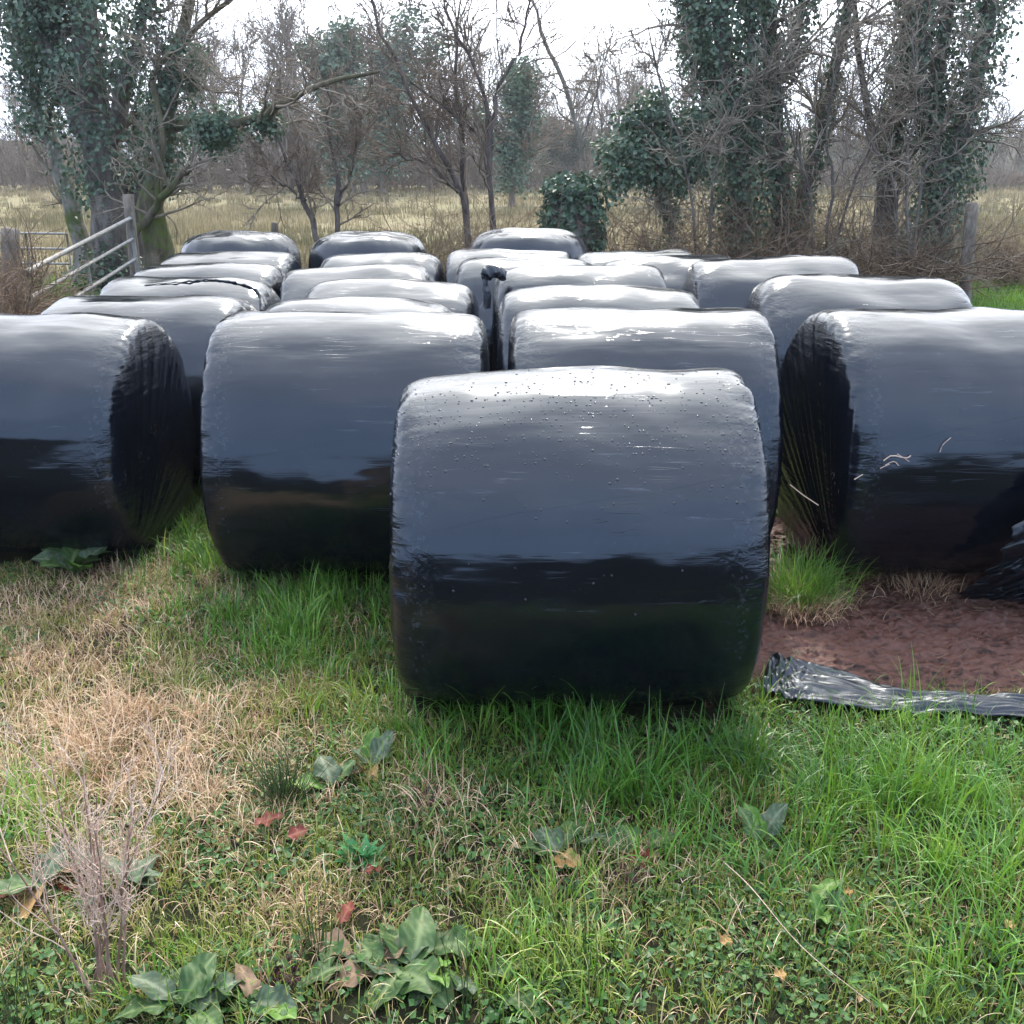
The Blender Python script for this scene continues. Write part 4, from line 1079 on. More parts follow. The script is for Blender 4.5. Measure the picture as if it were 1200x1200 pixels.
# long lush grass, growing in tussocks whose blades lean outward
def kk(key, i): return OUT[key][i][KEEP[0]]
FILMSTRIP = [(1000, 820, 130, 34, 1), (1180, 840, 120, 34, 1), (905, 800, 40, 28, .8)]
r0_ = np.random.default_rng(1)
grass_object("long_grass", "long lush green grass around the feet of the front bales", M_LONG, 0, 601,
    lambda a, b, xy: np.clip(blob(a, b, LONG) * (.95 + .5 * fbm(xy[:, 0] * 3, xy[:, 1] * 3, 1, 2)), 0, 1) ** 1.2 * (1 - .97 * blob(a, b, FILMSTRIP)),
    lambda a, b, xy, r_, m: r_.uniform(.09, .23, m) * (.7 + .45 * blob(a, b, LONG)) * (1 + .22 * kk('long', 2)).clip(.5, 1.6) * np.where((b > 1080) & (a < 800), .7, 1) * np.where(a < 480, .75, 1) * (1 + .4 * blob(a, b, [(680, 835, 200, 30, 1)])) * (1 - .55 * blob(a, b, [(1000, 860, 180, 30, 1), (1190, 870, 100, 30, 1)])),
    lambda a, b, r_, m: r_.uniform(.0024, .0070, m),
    lambda a, b, r_, m: np.abs(r_.normal(.72, .38, m) + .18 * (kk('long', 4) - 1)).clip(.06, 1.4),
    lambda a, b, xy, r_, m: .40 + .15 * r_.normal(size=m) + .13 * kk('long', 3) + .22 * noise3(xy[:, 0] * 2, xy[:, 1] * 2, 8) - .10 * blob(a, b, [(700, 870, 260, 60, 1)]) + .40 * blob(a, b, [(650, 1130, 110, 90, 1), (30, 940, 90, 60, 1), (400, 830, 110, 50, .8), (240, 1140, 120, 60, .8)]) + .16 * blob(a, b, [(1150, 950, 120, 200, 1)]),  # blades tinted darker before the frontmost bale: its soft shadow put into the colour
    segs=6, pts=tuft_pts(3300, 34, .045, r0_, 1.6, 6.2, 'long'), dirf=lambda a, b, xy, r_, m: kk('long', 1) + r_.normal(0, .55, m))
# short mixed sward everywhere
r1_ = np.random.default_rng(2)
grass_object("short_grass", "short patchy yellow green grass between the weeds", M_SHORT, 0, 602,
    lambda a, b, xy: np.clip(.62 + .6 * fbm(xy[:, 0] * 2.3, xy[:, 1] * 2.3, 4, 3) - .35 * blob(a, b, [(100, 760, 180, 80, 1), (330, 960, 80, 50, .6)]), .12, 1) * (1 - .9 * blob(a, b, FILMSTRIP)),
    lambda a, b, xy, r_, m: r_.uniform(.02, .075, m) * (1 + .25 * kk('short', 2)).clip(.4, 1.8),
    lambda a, b, r_, m: r_.uniform(.0015, .0040, m),
    lambda a, b, r_, m: np.abs(r_.normal(.9, .4, m)).clip(.1, 1.4),
    lambda a, b, xy, r_, m: .50 + .16 * r_.normal(size=m) + .15 * kk('short', 3) + .3 * fbm(xy[:, 0] * 2.6, xy[:, 1] * 2.6, 18, 2) + .22 * blob(a, b, DRY) - .12 * blob(a, b, LONG),
    segs=3, pts=tuft_pts(15000, 13, .022, r1_, 1.55, 6.4, 'short'), dirf=lambda a, b, xy, r_, m: kk('short', 1) + r_.normal(0, .7, m))
# straw
r2_ = np.random.default_rng(3)
grass_object("dry_grass", "pale dead straw grass matted over the left foreground", M_DRY, 0, 603,
    lambda a, b, xy: np.clip(blob(a, b, DRY) * (1.0 + .8 * fbm(xy[:, 0] * 3, xy[:, 1] * 3, 31, 3)) + .08, 0, 1) * (1 - .9 * blob(a, b, FILMSTRIP)),
    lambda a, b, xy, r_, m: r_.uniform(.04, .14, m) * (1 + .22 * kk('dry', 2)).clip(.5, 1.7) * (.62 + .8 * blob(a, b, [(150, 890, 150, 80, 1), (500, 980, 70, 60, .4), (660, 1000, 60, 40, .9), (250, 950, 80, 50, .6)])),
    lambda a, b, r_, m: r_.uniform(.0012, .0034, m) * np.where(r_.random(m) < .1, 1.5, 1),
    lambda a, b, r_, m: np.abs(r_.normal(1.0, .5, m)).clip(.05, 1.6),
    lambda a, b, xy, r_, m: .50 + .20 * r_.normal(size=m) + .16 * kk('dry', 3) + .2 * noise3(xy[:, 0] * 3, xy[:, 1] * 3, 6),
    segs=5, pts=tuft_pts(13500, 15, .032, r2_, 1.55, 6.4, 'dry'), dirf=lambda a, b, xy, r_, m: kk('dry', 1) + r_.normal(0, 1.0, m))
# soft yellow green moss cushions of very fine blades
r3_ = np.random.default_rng(7)
MOSSY = [(360, 830, 90, 35, .9), (30, 930, 70, 50, 1), (650, 1120, 80, 60, .9), (255, 1130, 90, 45, .8), (395, 990, 60, 40, .6), (430, 1010, 90, 60, .5), (900, 1090, 260, 80, .55), (120, 1180, 100, 30, .7), (450, 900, 50, 30, .5), (230, 800, 40, 20, .7), (520, 880, 60, 25, .6), (1080, 1150, 120, 60, .6)]
grass_object("fine_grass", "fine yellow green grass tufts and moss cushions in the foreground", M_FINE, 0, 608,
    lambda a, b, xy: np.clip(blob(a, b, MOSSY) * (1.1 + .6 * fbm(xy[:, 0] * 4, xy[:, 1] * 4, 71, 2)) + .05, 0, 1),
    lambda a, b, xy, r_, m: r_.uniform(.03, .085, m) * (1 + .2 * kk('fine', 2)).clip(.5, 1.7),
    lambda a, b, r_, m: r_.uniform(.0012, .0026, m),
    lambda a, b, r_, m: np.abs(r_.normal(.6, .35, m)).clip(.05, 1.4),
    lambda a, b, xy, r_, m: .5 + .17 * r_.normal(size=m) + .15 * kk('fine', 3),
    segs=4, pts=tuft_pts(7000, 16, .022, r3_, 1.55, 5.0, 'fine'), dirf=lambda a, b, xy, r_, m: kk('fine', 1) + r_.normal(0, .6, m))
# clover, moss and small weeds
def clover():
    r_ = np.random.default_rng(604); xy = scatter_view(165000, r_, 1.55, 6.0); a, b = proj(xy[:, 0], xy[:, 1])
    d = np.clip(.45 + .9 * fbm(xy[:, 0] * 2.1, xy[:, 1] * 2.1, 44, 3) + .25 * blob(a, b, [(900, 1100, 300, 90, 1), (420, 920, 120, 60, 1), (300, 1000, 90, 40, .6)]) - .55 * blob(a, b, [(120, 760, 260, 130, 1)]), 0, 1)
    keep = (r_.random(len(xy)) < d) & bale_clear(xy[:, 0], xy[:, 1]) & (mud_mask(xy[:, 0], xy[:, 1]) < .4)
    xy = xy[keep]; n = len(xy)
    C = np.stack([xy[:, 0], xy[:, 1], zof(xy[:, 0], xy[:, 1]) + r_.uniform(.002, .035, n)], -1)
    Nn = r_.normal(0, .45, (n, 3)) + [0, 0, 1]
    V, F = leaf_cards(C, Nn, r_.uniform(.008, .024, n), r_, asp=.9)
    rnd = np.repeat(np.clip(.4 + .22 * r_.normal(size=n) + .25 * noise3(xy[:, 0] * 3, xy[:, 1] * 3, 2), 0, 1), 4)
    o = mesh_np("clover", V, F, M_CLOV, smooth=False, attrs={"rnd": rnd}); tag(o, "clover, moss and tiny weeds creeping over the ground", "ground cover", kind="stuff")
clover()
# ground litter: twiggy crumbs
def litter():
    r_ = np.random.default_rng(605); xy = scatter_view(30000, r_, 1.55, 6.0); a, b = proj(xy[:, 0], xy[:, 1])
    d = np.clip(blob(a, b, [(120, 730, 200, 90, .9), (330, 970, 90, 50, .8), (380, 1090, 120, 70, .7), (740, 1030, 60, 40, .7), (60, 1030, 60, 60, .6), (1080, 690, 120, 18, 1)]) + .05, 0, 1)
    keep = (r_.random(len(xy)) < d) & bale_clear(xy[:, 0], xy[:, 1]); xy = xy[keep]; n = len(xy)
    st = np.stack([xy[:, 0], xy[:, 1], zof(xy[:, 0], xy[:, 1]) + r_.uniform(.004, .02, n)], -1); dd = r_.normal(0, 1, (n, 3)); dd[:, 2] *= .2
    Pp, R = grow(st, dd, r_.uniform(.02, .10, n), r_.uniform(.0007, .0018, n), 4, .3, 0, .6, r_)
    V, F = tubes(Pp, R, 3); o = mesh_np("plant_litter", V, F, BRAM); tag(o, "brown crumbs of dead stalks and leaf litter on the ground", "litter", kind="stuff")
litter()
# green grass past the bales and short growth between them
def mid_grass():
    r_ = np.random.default_rng(606); n = 90000
    y = np.sqrt(r_.uniform(5.5 ** 2, 17.5 ** 2, n)); x = r_.uniform(-1, 1, n) * (y * CP + CAMH * SP) * .56
    keep = bale_clear(x, y) & ((np.abs(x) > 2.3 * (y > 0)) | (y > 11) | (r_.random(n) < .25)); x, y = x[keep], y[keep]; n = len(x)
    h = r_.uniform(.06, .20, n); pos = np.stack([x, y, zof(x, y) - .004], -1)
    V, F, tip = blades(pos, h, r_.uniform(.005, .012, n), r_.uniform(0, 6.28, n), np.abs(r_.normal(.5, .3, n)), r_, 3)
    rnd = np.repeat(np.clip(.5 + .18 * r_.normal(size=n) + .22 * noise3(x * .8, y * .8, 1), 0, 1), 8)
    o = mesh_np("pasture_grass", V, F, M_LONG, attrs={"rnd": rnd, "tip": tip}); tag(o, "bright green pasture grass beyond and between the bales", "grass", kind="stuff")
mid_grass()
# rushy field
def field():
    r_ = np.random.default_rng(607); nt_ = 15000
    y = np.sqrt(r_.uniform(17.5 ** 2, 92 ** 2, nt_)); y = np.where(r_.random(nt_) < .4, r_.uniform(17.5, 45, nt_), y)
    x = r_.uniform(-1, 1, nt_) * (y * CP + CAMH * SP) * .56
    dn = fbm(x * .12, y * .08, 2, 3) + .5 * fbm(x * .5, y * .4, 6, 2)
    keep = r_.random(nt_) < np.clip(.6 + .8 * dn, .12, 1); x, y = x[keep], y[keep]; nt_ = len(x); per = 13
    hh = r_.uniform(.16, .42, nt_) * (1 + .3 * noise3(x * .3, y * .3, 3))
    X = np.repeat(x, per) + r_.normal(0, .16, nt_ * per); Y = np.repeat(y, per) + r_.normal(0, .16, nt_ * per); n = len(X)
    h = np.repeat(hh, per) * r_.uniform(.6, 1.1, n); pos = np.stack([X, Y, zof(X, Y) - .01], -1)
    V, F, tip = blades(pos, h, np.clip(.010 + .00045 * Y, .01, .05), r_.uniform(0, 6.28, n), np.abs(r_.normal(.28, .18, n)), r_, 2, .6)
    col = np.clip(np.repeat(.52 + .4 * fbm(x * .15, y * .1, 12, 2) + .12 * r_.normal(size=nt_), per) + .12 * r_.normal(size=n), 0, 1)
    m = leaf_mat("rushes and tawny grass", [(0, (.085, .088, .042)), (.3, (.155, .14, .072)), (.55, (.24, .20, .11)), (.8, (.34, .28, .165)), (1, (.46, .39, .26))], rough=.6, trans=.25, spec=.3)
    o = mesh_np("rushy_grass", V, F, m, attrs={"rnd": np.repeat(col, 6), "tip": tip}); tag(o, "tawny tufted rushes and dead grass over the whole field behind", "grass", kind="stuff")
field()

# ------------------------------------------------------------------ weeds in the foreground
def dock_mat(name, c0, c1, vein, rough=.55, trans=.18):
    m, nt, out = newmat(name); o = texco(nt)
    v = N(nt, 'ShaderNodeAttribute', _attribute_name='vein')
    n1 = noise_n(nt, o, 18, 5, .6)
    n2 = noise_n(nt, o, 120, 2)
    col = mixc(nt, ramp(nt, n1, [(.35, (0, 0, 0)), (.7, (1, 1, 1))]).outputs[0], c0, c1)
    spots = ramp(nt, n2, [(.70, (0, 0, 0)), (.74, (1, 1, 1))]).outputs[0]
    col = mixc(nt, math_n(nt, 'MULTIPLY', spots, .5), col, (.10, .05, .02))
    col = mixc(nt, math_n(nt, 'MULTIPLY', v.outputs['Fac'], .8), col, vein)
    n3 = noise_n(nt, o, 45, 4, .7)
    col = mixc(nt, ramp(nt, n3, [(.56, (0, 0, 0)), (.66, (.55, .55, .55))]).outputs[0], col, (.10, .085, .03))
    b = N(nt, 'ShaderNodeBsdfPrincipled', Roughness=rough); L(nt, col, b.inputs['Base Color']); b.inputs['Specular IOR Level'].default_value = .32
    bp = N(nt, 'ShaderNodeBump', Strength=.5, Distance=.004); L(nt, n1, bp.inputs['Height']); L(nt, bp.outputs[0], b.inputs['Normal'])
    tr = nt.nodes.new('ShaderNodeBsdfTranslucent'); L(nt, col, tr.inputs[0]); mx = nt.nodes.new('ShaderNodeMixShader'); mx.inputs[0].default_value = trans
    L(nt, b.outputs[0], mx.inputs[1]); L(nt, tr.outputs[0], mx.inputs[2]); L(nt, mx.outputs[0], out.inputs[0]); return m
DOCKS = {
 'green': dock_mat("dock leaf", (.025, .068, .016), (.058, .115, .03), (.17, .23, .09)),
 'bright': dock_mat("fresh dock leaf", (.05, .14, .015), (.11, .21, .03), (.20, .30, .09)),
 'grey': dock_mat("grey green dock leaf", (.038, .07, .034), (.085, .125, .07), (.20, .24, .15)),
 'red': dock_mat("red brown dead leaf", (.09, .014, .010), (.19, .035, .022), (.22, .07, .04), .6),
 'tan': dock_mat("tan dead leaf", (.34, .18, .06), (.52, .34, .14), (.30, .15, .06), .6),
 'brown': dock_mat("curled brown leaf", (.12, .075, .045), (.25, .17, .11), (.30, .20, .12), .7)}
def leaf_geo(base, yaw, length, width, rise, curl, r_, nu=20, nv=9, wav=.008):
    """broad blade starting at base heading yaw; rise = start elevation (rad), curl = bend down"""
    u = np.linspace(0, 1, nu); v = np.linspace(-1, 1, nv)
    el = rise - curl * u
    q = np.concatenate([[0], np.cumsum(np.cos(el[:-1])) / (nu - 1)]) * length
    z = np.concatenate([[0], np.cumsum(np.sin(el[:-1])) / (nu - 1)]) * length
    us = np.clip((u - .14) / .86, 0, 1)
    wd = np.where(u < .14, .045, np.maximum(.045, 1.12 * np.sin(pi * us ** .72) ** .75)) * width * .5; wd[-1] = .0008
    U, Vv = np.meshgrid(np.arange(nu), v, indexing='ij')
    ph = r_.uniform(0, 6.28)
    side = Vv * wd[U] * (1 + .06 * np.sin(u[U] * 10 + Vv * 2 + r_.uniform(0, 6)))
    roll = r_.normal(0, .38); bend = r_.normal(0, .35)
    q = q + 0 * z; yb = bend * length * .5 * u ** 2
    zz = z[U] + side * roll * np.minimum(1, u[U] * 2) + np.abs(Vv) ** 1.3 * wd[U] * .22 + wav * np.sin(u[U] * 16 + ph + Vv * 1.2) * np.abs(Vv) ** 1.5 * (wd[U] / (width * .5 + 1e-6))
    cx, cy = cos(yaw), sin(yaw)
    sd2 = side + yb[U]; X = base[0] + q[U] * cx - sd2 * cy; Y = base[1] + q[U] * cy + sd2 * cx; Z = base[2] + zz
    V = np.stack([X, Y, Z], -1).reshape(-1, 3)
    i = np.arange(nu - 1)[:, None] * nv + np.arange(nv - 1)[None]
    F = np.stack([i, i + 1, i + nv + 1, i + nv], -1).reshape(-1, 4)
    vein = np.maximum(np.exp(-(Vv / .10) ** 2), .5 * (np.abs(np.sin(u[U] * 22 - np.abs(Vv) * 3)) > .93)).reshape(-1)
    return V, F, vein
def dock(label, px, py, leaves, seed, zb=.0, name="dock_plant", group=None, jit=.014):
    """leaves: list of (yaw deg, length, width, rise, curl, kind)"""
    r_ = np.random.default_rng(seed); g = G(px, py); g[2] = float(ground_z(np.array([g[0]]), np.array([g[1]]))[0])
    root = empty(name, g); tag(root, label, "dock plant", group)
    for (yaw, ln, wd, rise, curl, kd) in leaves:
        V, F, ve = leaf_geo([r_.normal(0, jit), r_.normal(0, jit), .012], radians(yaw), ln, wd, rise, curl, r_)
        o = mesh_np("leaf", V, F, DOCKS[kd], root, attrs={"vein": ve})
        if kd in ('red', 'tan', 'brown'): o["label"] = {"red": "dead dark red leaf", "tan": "faded tan leaf", "brown": "curled dead brown leaf"}[kd]
    return root
def auto_leaves(n, seed, ln=(.10, .17), kinds=('green', 'grey', 'green', 'bright'), dead=0.0, rise=(.5, 1.1)):
    r_ = random.Random(seed); out = []
    for i in range(n):
        L_ = r_.uniform(*ln); out.append((360 / n * i + r_.uniform(-22, 22), L_, L_ * r_.uniform(.42, .58), r_.uniform(*rise), r_.uniform(.5, 1.3), 'brown' if r_.random() < dead else r_.choice(kinds)))
    return out
dock("largest dock plant, a loose spread of broad green leaves at the bottom left of centre", 478, 1140,
     [(118, .19, .075, .35, .5, 'green'), (80, .20, .08, .6, .8, 'green'), (48, .19, .075, .45, .8, 'grey'), (20, .17, .07, .3, .6, 'green'), (160, .19, .065, .3, .6, 'grey'), (188, .17, .05, .3, .6, 'green'), (205, .15, .07, .4, .9, 'brown'),
      (-35, .15, .10, .45, .6, 'green'), (-75, .14, .07, .4, .8, 'green'), (-105, .11, .05, .9, .7, 'bright'), (235, .17, .08, .3, .7, 'green'), (262, .15, .07, .3, .7, 'grey'), (0, .09, .05, .9, .4, 'bright')], 701, jit=.045)
dock("flat lying dock leaves just left of the largest dock plant", 405, 1150, [(170, .14, .07, .15, .3, 'brown'), (100, .13, .06, .3, .6, 'green'), (215, .13, .06, .2, .5, 'green'), (40, .11, .05, .3, .6, 'brown'), (280, .12, .06, .3, .6, 'green')], 714, jit=.05)
dock("small green docks in the grass right of the largest dock plant", 572, 1150, [(30, .12, .05, .3, .6, 'green'), (120, .11, .05, .5, .7, 'green'), (-60, .12, .06, .3, .6, 'green'), (200, .09, .04, .6, .6, 'grey')], 715, jit=.04)
dock("dock plant at the far left with pale grey green leaves and red brown dying ones", 52, 1035,
     [(80, .13, .07, .9, 1.0, 'grey'), (40, .15, .09, .7, .9, 'grey'), (120, .15, .08, .6, 1.0, 'grey'), (-20, .13, .05, .3, .6, 'red'), (200, .12, .06, .4, .6, 'red'), (-80, .16, .08, .5, .7, 'tan'), (-120, .16, .10, .8, .9, 'green'), (10, .12, .06, .8, 1.0, 'brown'), (-60, .09, .04, .2, .4, 'red')], 702)
dock("dock plant with soft grey green leaves behind the tall dead stalk", 140, 1040, auto_leaves(6, 3, (.11, .16), ('grey', 'green', 'grey')), 703)
dock("dock plant with one orange tinted leaf between the dry patch and the lush grass", 655, 1005,
     [(60, .12, .07, .7, .8, 'green'), (20, .15, .075, .6, .9, 'green'), (110, .12, .07, .6, .9, 'grey'), (-50, .10, .07, .3, .5, 'tan'), (160, .12, .06, .5, .9, 'green'), (-20, .13, .05, .9, .7, 'grey')], 704)
dock("small dock plant with two spread leaves over the dark red litter", 742, 1000, [(20, .13, .075, .5, .8, 'green'), (100, .09, .06, .7, .8, 'green'), (165, .12, .05, .5, .7, 'green'), (-60, .10, .05, .2, .4, 'red'), (-20, .09, .05, .3, .4, 'brown')], 705)
dock("dock plant with two narrow upright leaves inside the lush grass on the right", 890, 1000, [(120, .14, .05, .9, .5, 'green'), (45, .14, .055, 1.0, .4, 'grey'), (-70, .10, .04, .7, .6, 'green'), (80, .12, .05, 1.1, .6, 'bright')], 706)
dock("little bright leaved dock in the right foreground grass", 955, 1080, [(100, .08, .035, 1.1, .5, 'bright'), (-80, .08, .04, .7, .6, 'bright'), (20, .10, .04, .6, .8, 'green'), (60, .12, .05, .5, .7, 'bright')], 707)
dock("broad leaved dock clump at the foot of the leftmost bale", 88, 672, [(d + 10, .20, .10, .95, .9, k) for d, k in ((0, 'green'), (50, 'grey'), (95, 'green'), (140, 'green'), (185, 'grey'), (230, 'green'), (280, 'bright'), (320, 'green'))], 708)
dock("dock plant with a blue grey leaf and a folded bright leaf beside the rush tuft", 395, 925, [(120, .14, .075, .7, .7, 'grey'), (185, .15, .07, .5, .9, 'bright'), (60, .10, .05, .8, .7, 'green'), (20, .10, .05, .5, .7, 'brown')], 709)
dock("dock plant with upright grey leaves just below the bale's lower left corner", 438, 905, [(55, .15, .06, .9, .6, 'grey'), (100, .13, .05, 1.0, .5, 'bright'), (165, .11, .06, .7, .6, 'grey'), (-60, .08, .05, .2, .4, 'tan'), (10, .08, .04, .3, .5, 'brown')], 710)
dock("dock plant cut by the bottom edge left of the largest dock", 215, 1195, [(60, .15, .07, .8, .8, 'green'), (150, .14, .06, .7, .7, 'grey'), (20, .15, .07, .4, .6, 'grey'), (100, .13, .08, .5, .7, 'green'), (200, .14, .07, .5, .8, 'green'), (-30, .12, .07, .5, .6, 'green')], 711)
dock("low dock leaves lying at the very bottom edge by the purple dead clump", 300, 1190, [(0, .13, .06, .3, .4, 'grey'), (170, .13, .07, .3, .5, 'green'), (90, .12, .05, .5, .7, 'brown'), (-40, .1, .06, .4, .5, 'bright')], 712)
dock("pointed dock leaves beneath the bale left of the frontmost one", 300, 682, auto_leaves(6, 9, (.10, .15), ('green', 'green')), 713)

# small bright rosette
def rosette():
    g = G(424, 1012); r_ = np.random.default_rng(9); Vs, Fs, ve, o_ = [], [], [], 0
    for k in range(46):
        V, F, v = leaf_geo([r_.normal(0, .015), r_.normal(0, .015), .003], r_.uniform(0, 6.28), r_.uniform(.05, .085), r_.uniform(.014, .024), r_.uniform(.3, 1.4), r_.uniform(.2, 1.0), r_, 6, 3, .001)
        Vs.append(V); Fs.append(F + o_); ve.append(v * .3); o_ += len(V)
    m = dock_mat("fresh rosette leaf", (.03, .15, .05), (.07, .26, .08), (.15, .35, .12))
    o = mesh_np("weed_rosette", np.concatenate(Vs), np.concatenate(Fs), m, attrs={"vein": np.concatenate(ve)}); o.location = g
    tag(o, "small dense blue green weed tuft just above the largest dock plant", "weed")
rosette()
# rush tufts
M_RUSH = leaf_mat("rush stems", [(0, (.022, .045, .014)), (.5, (.05, .09, .025)), (.85, (.12, .13, .05)), (1, (.28, .21, .12))], rough=.4, trans=0, spec=.5)
def rushes(label, px, py, n, h, spread, seed, fan=.35):
    r_ = np.random.default_rng(seed); g = G(px, py)
    st = r_.normal(0, spread, (n, 3)); st[:, 2] = 0
    d = r_.normal(0, fan, (n, 3)); d[:, 2] = 1; d[:, :2] += st[:, :2] * 4
    Pp, R = grow(st, d, h * r_.uniform(.5, 1.1, n), np.full(n, .0017), 6, .05, -.015, .35, r_)
    V, F = tubes(Pp, R, 4); rnd = np.repeat(np.clip(r_.beta(2, 2.5, n), 0, 1), 6 * 4)
    o = mesh_np("rush_tuft", V, F, M_RUSH, attrs={"rnd": rnd}); o.location = g; tag(o, label, "rushes")
rushes("dense fan of dark green rushes beside the blue grey dock leaf", 330, 945, 130, .20, .020, 801)
rushes("thin upright cluster of dark rushes left of the largest dock plant", 374, 1125, 20, .22, .018, 802, .07)
rushes("tall sparse rushes rising from the yellow green tuft at the bottom centre", 695, 1150, 26, .26, .05, 803, .12)
rushes("few thin dark rush stems in the lower right foreground", 870, 1180, 14, .20, .06, 804, .12)
rushes("few dark rush stems crossing at the bottom left corner", 22, 1200, 10, .28, .02, 805, .15)
rushes("two or three stiff brown rushes in the dry patch above the rosette", 478, 985, 7, .15, .015, 806, .08)
rushes("bare rush stems standing at the bottom edge right of the largest dock", 545, 1195, 9, .26, .03, 807, .06)
# tall dead stalk
def dead_stalk():
    g = G(125, 1165); r_ = np.random.default_rng(12); root = empty("dead_weed_stalk", g); tag(root, "tall pinkish brown dead weed stalk branching upward in the left foreground", "weed")
    st = r_.normal(0, .020, (9, 3)); st[:, 2] = 0; d = r_.normal(0, .16, (9, 3)); d[:, 2] = 1
    Pp, R = grow(st, d, r_.uniform(.40, .62, 9), np.full(9, .0036), 12, .04, 0, .35, r_)
    V, F = tubes(Pp, R, 6); mesh_np("stem", V, F, M_STALK, root)
    P1, R1 = kids(Pp, R, 9, .25, 1, 15, 40, (.25, .5), .6, .06, 8, .08, .4, r_=r_, rmin=.0018)
    P2, R2 = kids(P1, R1, 6, .2, 1, 20, 60, (.2, .45), .6, .03, 5, .14, .5, r_=r_, rmin=.0011)
    P3, R3 = kids(P2, R2, 1, .2, 1, 30, 70, (.25, .5), .7, .03, 4, .14, .6, r_=r_, rmin=.0009)
    V, F = join_np([tubes(P1, R1, 4), tubes(P2, R2, 3), tubes(P3, R3, 3)]); mesh_np("side_shoots", V, F, M_STALK2, root)
M_STALK = bark_mat("dead stem", (.14, .08, .06), (.30, .19, .145), (.46, .33, .26), 30)
M_STALK2 = bark_mat("dead side shoots", (.46, .31, .23), (.66, .48, .37), (.78, .63, .51), 30)
dead_stalk()
# small loose leaves
def loose_leaf(label, px, py, ln, wd, yaw, kd, seed):
    r_ = np.random.default_rng(seed); g = G(px, py); V, F, ve = leaf_geo([0, 0, .05], radians(yaw), ln * 1.25, wd * 1.25, .15, .4, r_, wav=.008)
    o = mesh_np("fallen_leaf", V, F, DOCKS[kd], attrs={"vein": ve}); o.location = g; tag(o, label, "leaf", "fallen leaves in the foreground")
loose_leaf("crumpled dark red dead leaf left of the rush fan's foot", 295, 985, .08, .05, 20, 'red', 901)
loose_leaf("small dark red curled leaf right of the larger red one", 335, 1000, .06, .035, 30, 'red', 902)
loose_leaf("small deep red leaf under the blue green weed tuft", 425, 1040, .05, .03, 10, 'red', 903)
loose_leaf("long twisted red leaf right of the thin upright rushes", 398, 1105, .08, .03, 70, 'red', 904)
loose_leaf("small tan leaf lying in the lower right foreground", 905, 1165, .028, .024, 20, 'tan', 905)
loose_leaf("pale yellow tan leaf beside the smallest docks right of centre", 845, 1128, .03, .024, 60, 'tan', 906)
loose_leaf("tan leaf in the grass near the right edge", 1183, 1110, .035, .018, 80, 'tan', 907)
loose_leaf("lone light brown leaf above the smallest bright dock", 985, 1065, .025, .018, 0, 'tan', 908)
# dead purple clump and little clods
def dead_clump(label, px, py, n, seed):
    r_ = np.random.default_rng(seed); g = G(px, py); st = r_.normal(0, .022, (n, 3)); st[:, 2] = r_.uniform(0, .02, n); d = r_.normal(0, .8, (n, 3)); d[:, 2] = np.abs(d[:, 2]) + .4
    Pp, R = grow(st, d, r_.uniform(.02, .06, n), np.full(n, .0016), 5, .4, -.1, .5, r_); V, F = tubes(Pp, R, 4)
    o = mesh_np("dead_weed_clump", V, F, MP); o.location = g; tag(o, label, "weed")
MP = bark_mat("purple brown dead weed", (.06, .025, .03), (.12, .06, .065), (.22, .13, .12), 20)
dead_clump("dark purple brown withered clump at the bottom left of the largest dock", 337, 1150, 260, 21)
dead_clump("withered red brown clump under the small two leaved dock", 735, 1035, 150, 22)
dead_clump("small withered brown clump in the middle of the dry patch", 500, 940, 120, 23)
# long pale fallen stalk on the right foreground
def stalk_line(label, pts, r, mat, seed):
    W = np.array([G(a, b, z) for a, b, z in pts]); pl = resample(W, 16); base = W[0]
    V, F = tubes((pl - base)[None], np.linspace(r, r * .5, 16)[None], 6); o = mesh_np("fallen_stalk", V, F, mat); o.location = base; tag(o, label, "stalk")
stalk_line("long bent pale straw stalk lying across the lower right grass", [(848, 1010, .06), (880, 1040, .10), (940, 1110, .09), (1020, 1175, .05)], .0014, M_STALK2, 1)
stalk_line("thin pale stalk arching in front of the purple dead clump", [(205, 1080, .02), (235, 1110, .03), (280, 1130, .02)], .0016, M_STALK2, 2)
# grass clumps beside the mud
def clump(label, px, py, n, h, sx, seed, cm=.35, mat=M_LONG, ln=.75):
    r_ = np.random.default_rng(seed); g = G(px, py); pos = r_.normal(0, sx, (n, 3)) * [1, .7, 0]; 
    V, F, tip = blades(pos, h * r_.uniform(.4, 1.1, n), r_.uniform(.0018, .0042, n), np.arctan2(pos[:, 1], pos[:, 0]) + r_.normal(0, .9, n), np.abs(r_.normal(ln, .4, n)), r_, 5)
    o = mesh_np("grass_clump", V, F, mat, attrs={"rnd": np.repeat(np.clip(cm + .2 * r_.normal(size=n), 0, 1), 12), "tip": tip}); o.location = g; tag(o, label, "grass clump")
clump("tousled green grass clump between the frontmost bale and the bare mud", 935, 705, 750, .30, .085, 31, .42)
clump("flattened straw skirt around the green clump at the mud's edge", 940, 715, 380, .17, .11, 32, .35, M_DRY, 1.25)
clump("heap of torn dead grass on the mud under the right hand bale", 1080, 690, 260, .12, .09, 33, .2, M_DRY, 1.2)
clump("smaller heap of dead grass beside the crumpled film on the mud", 1010, 678, 150, .10, .07, 34, .1, M_DRY, 1.2)

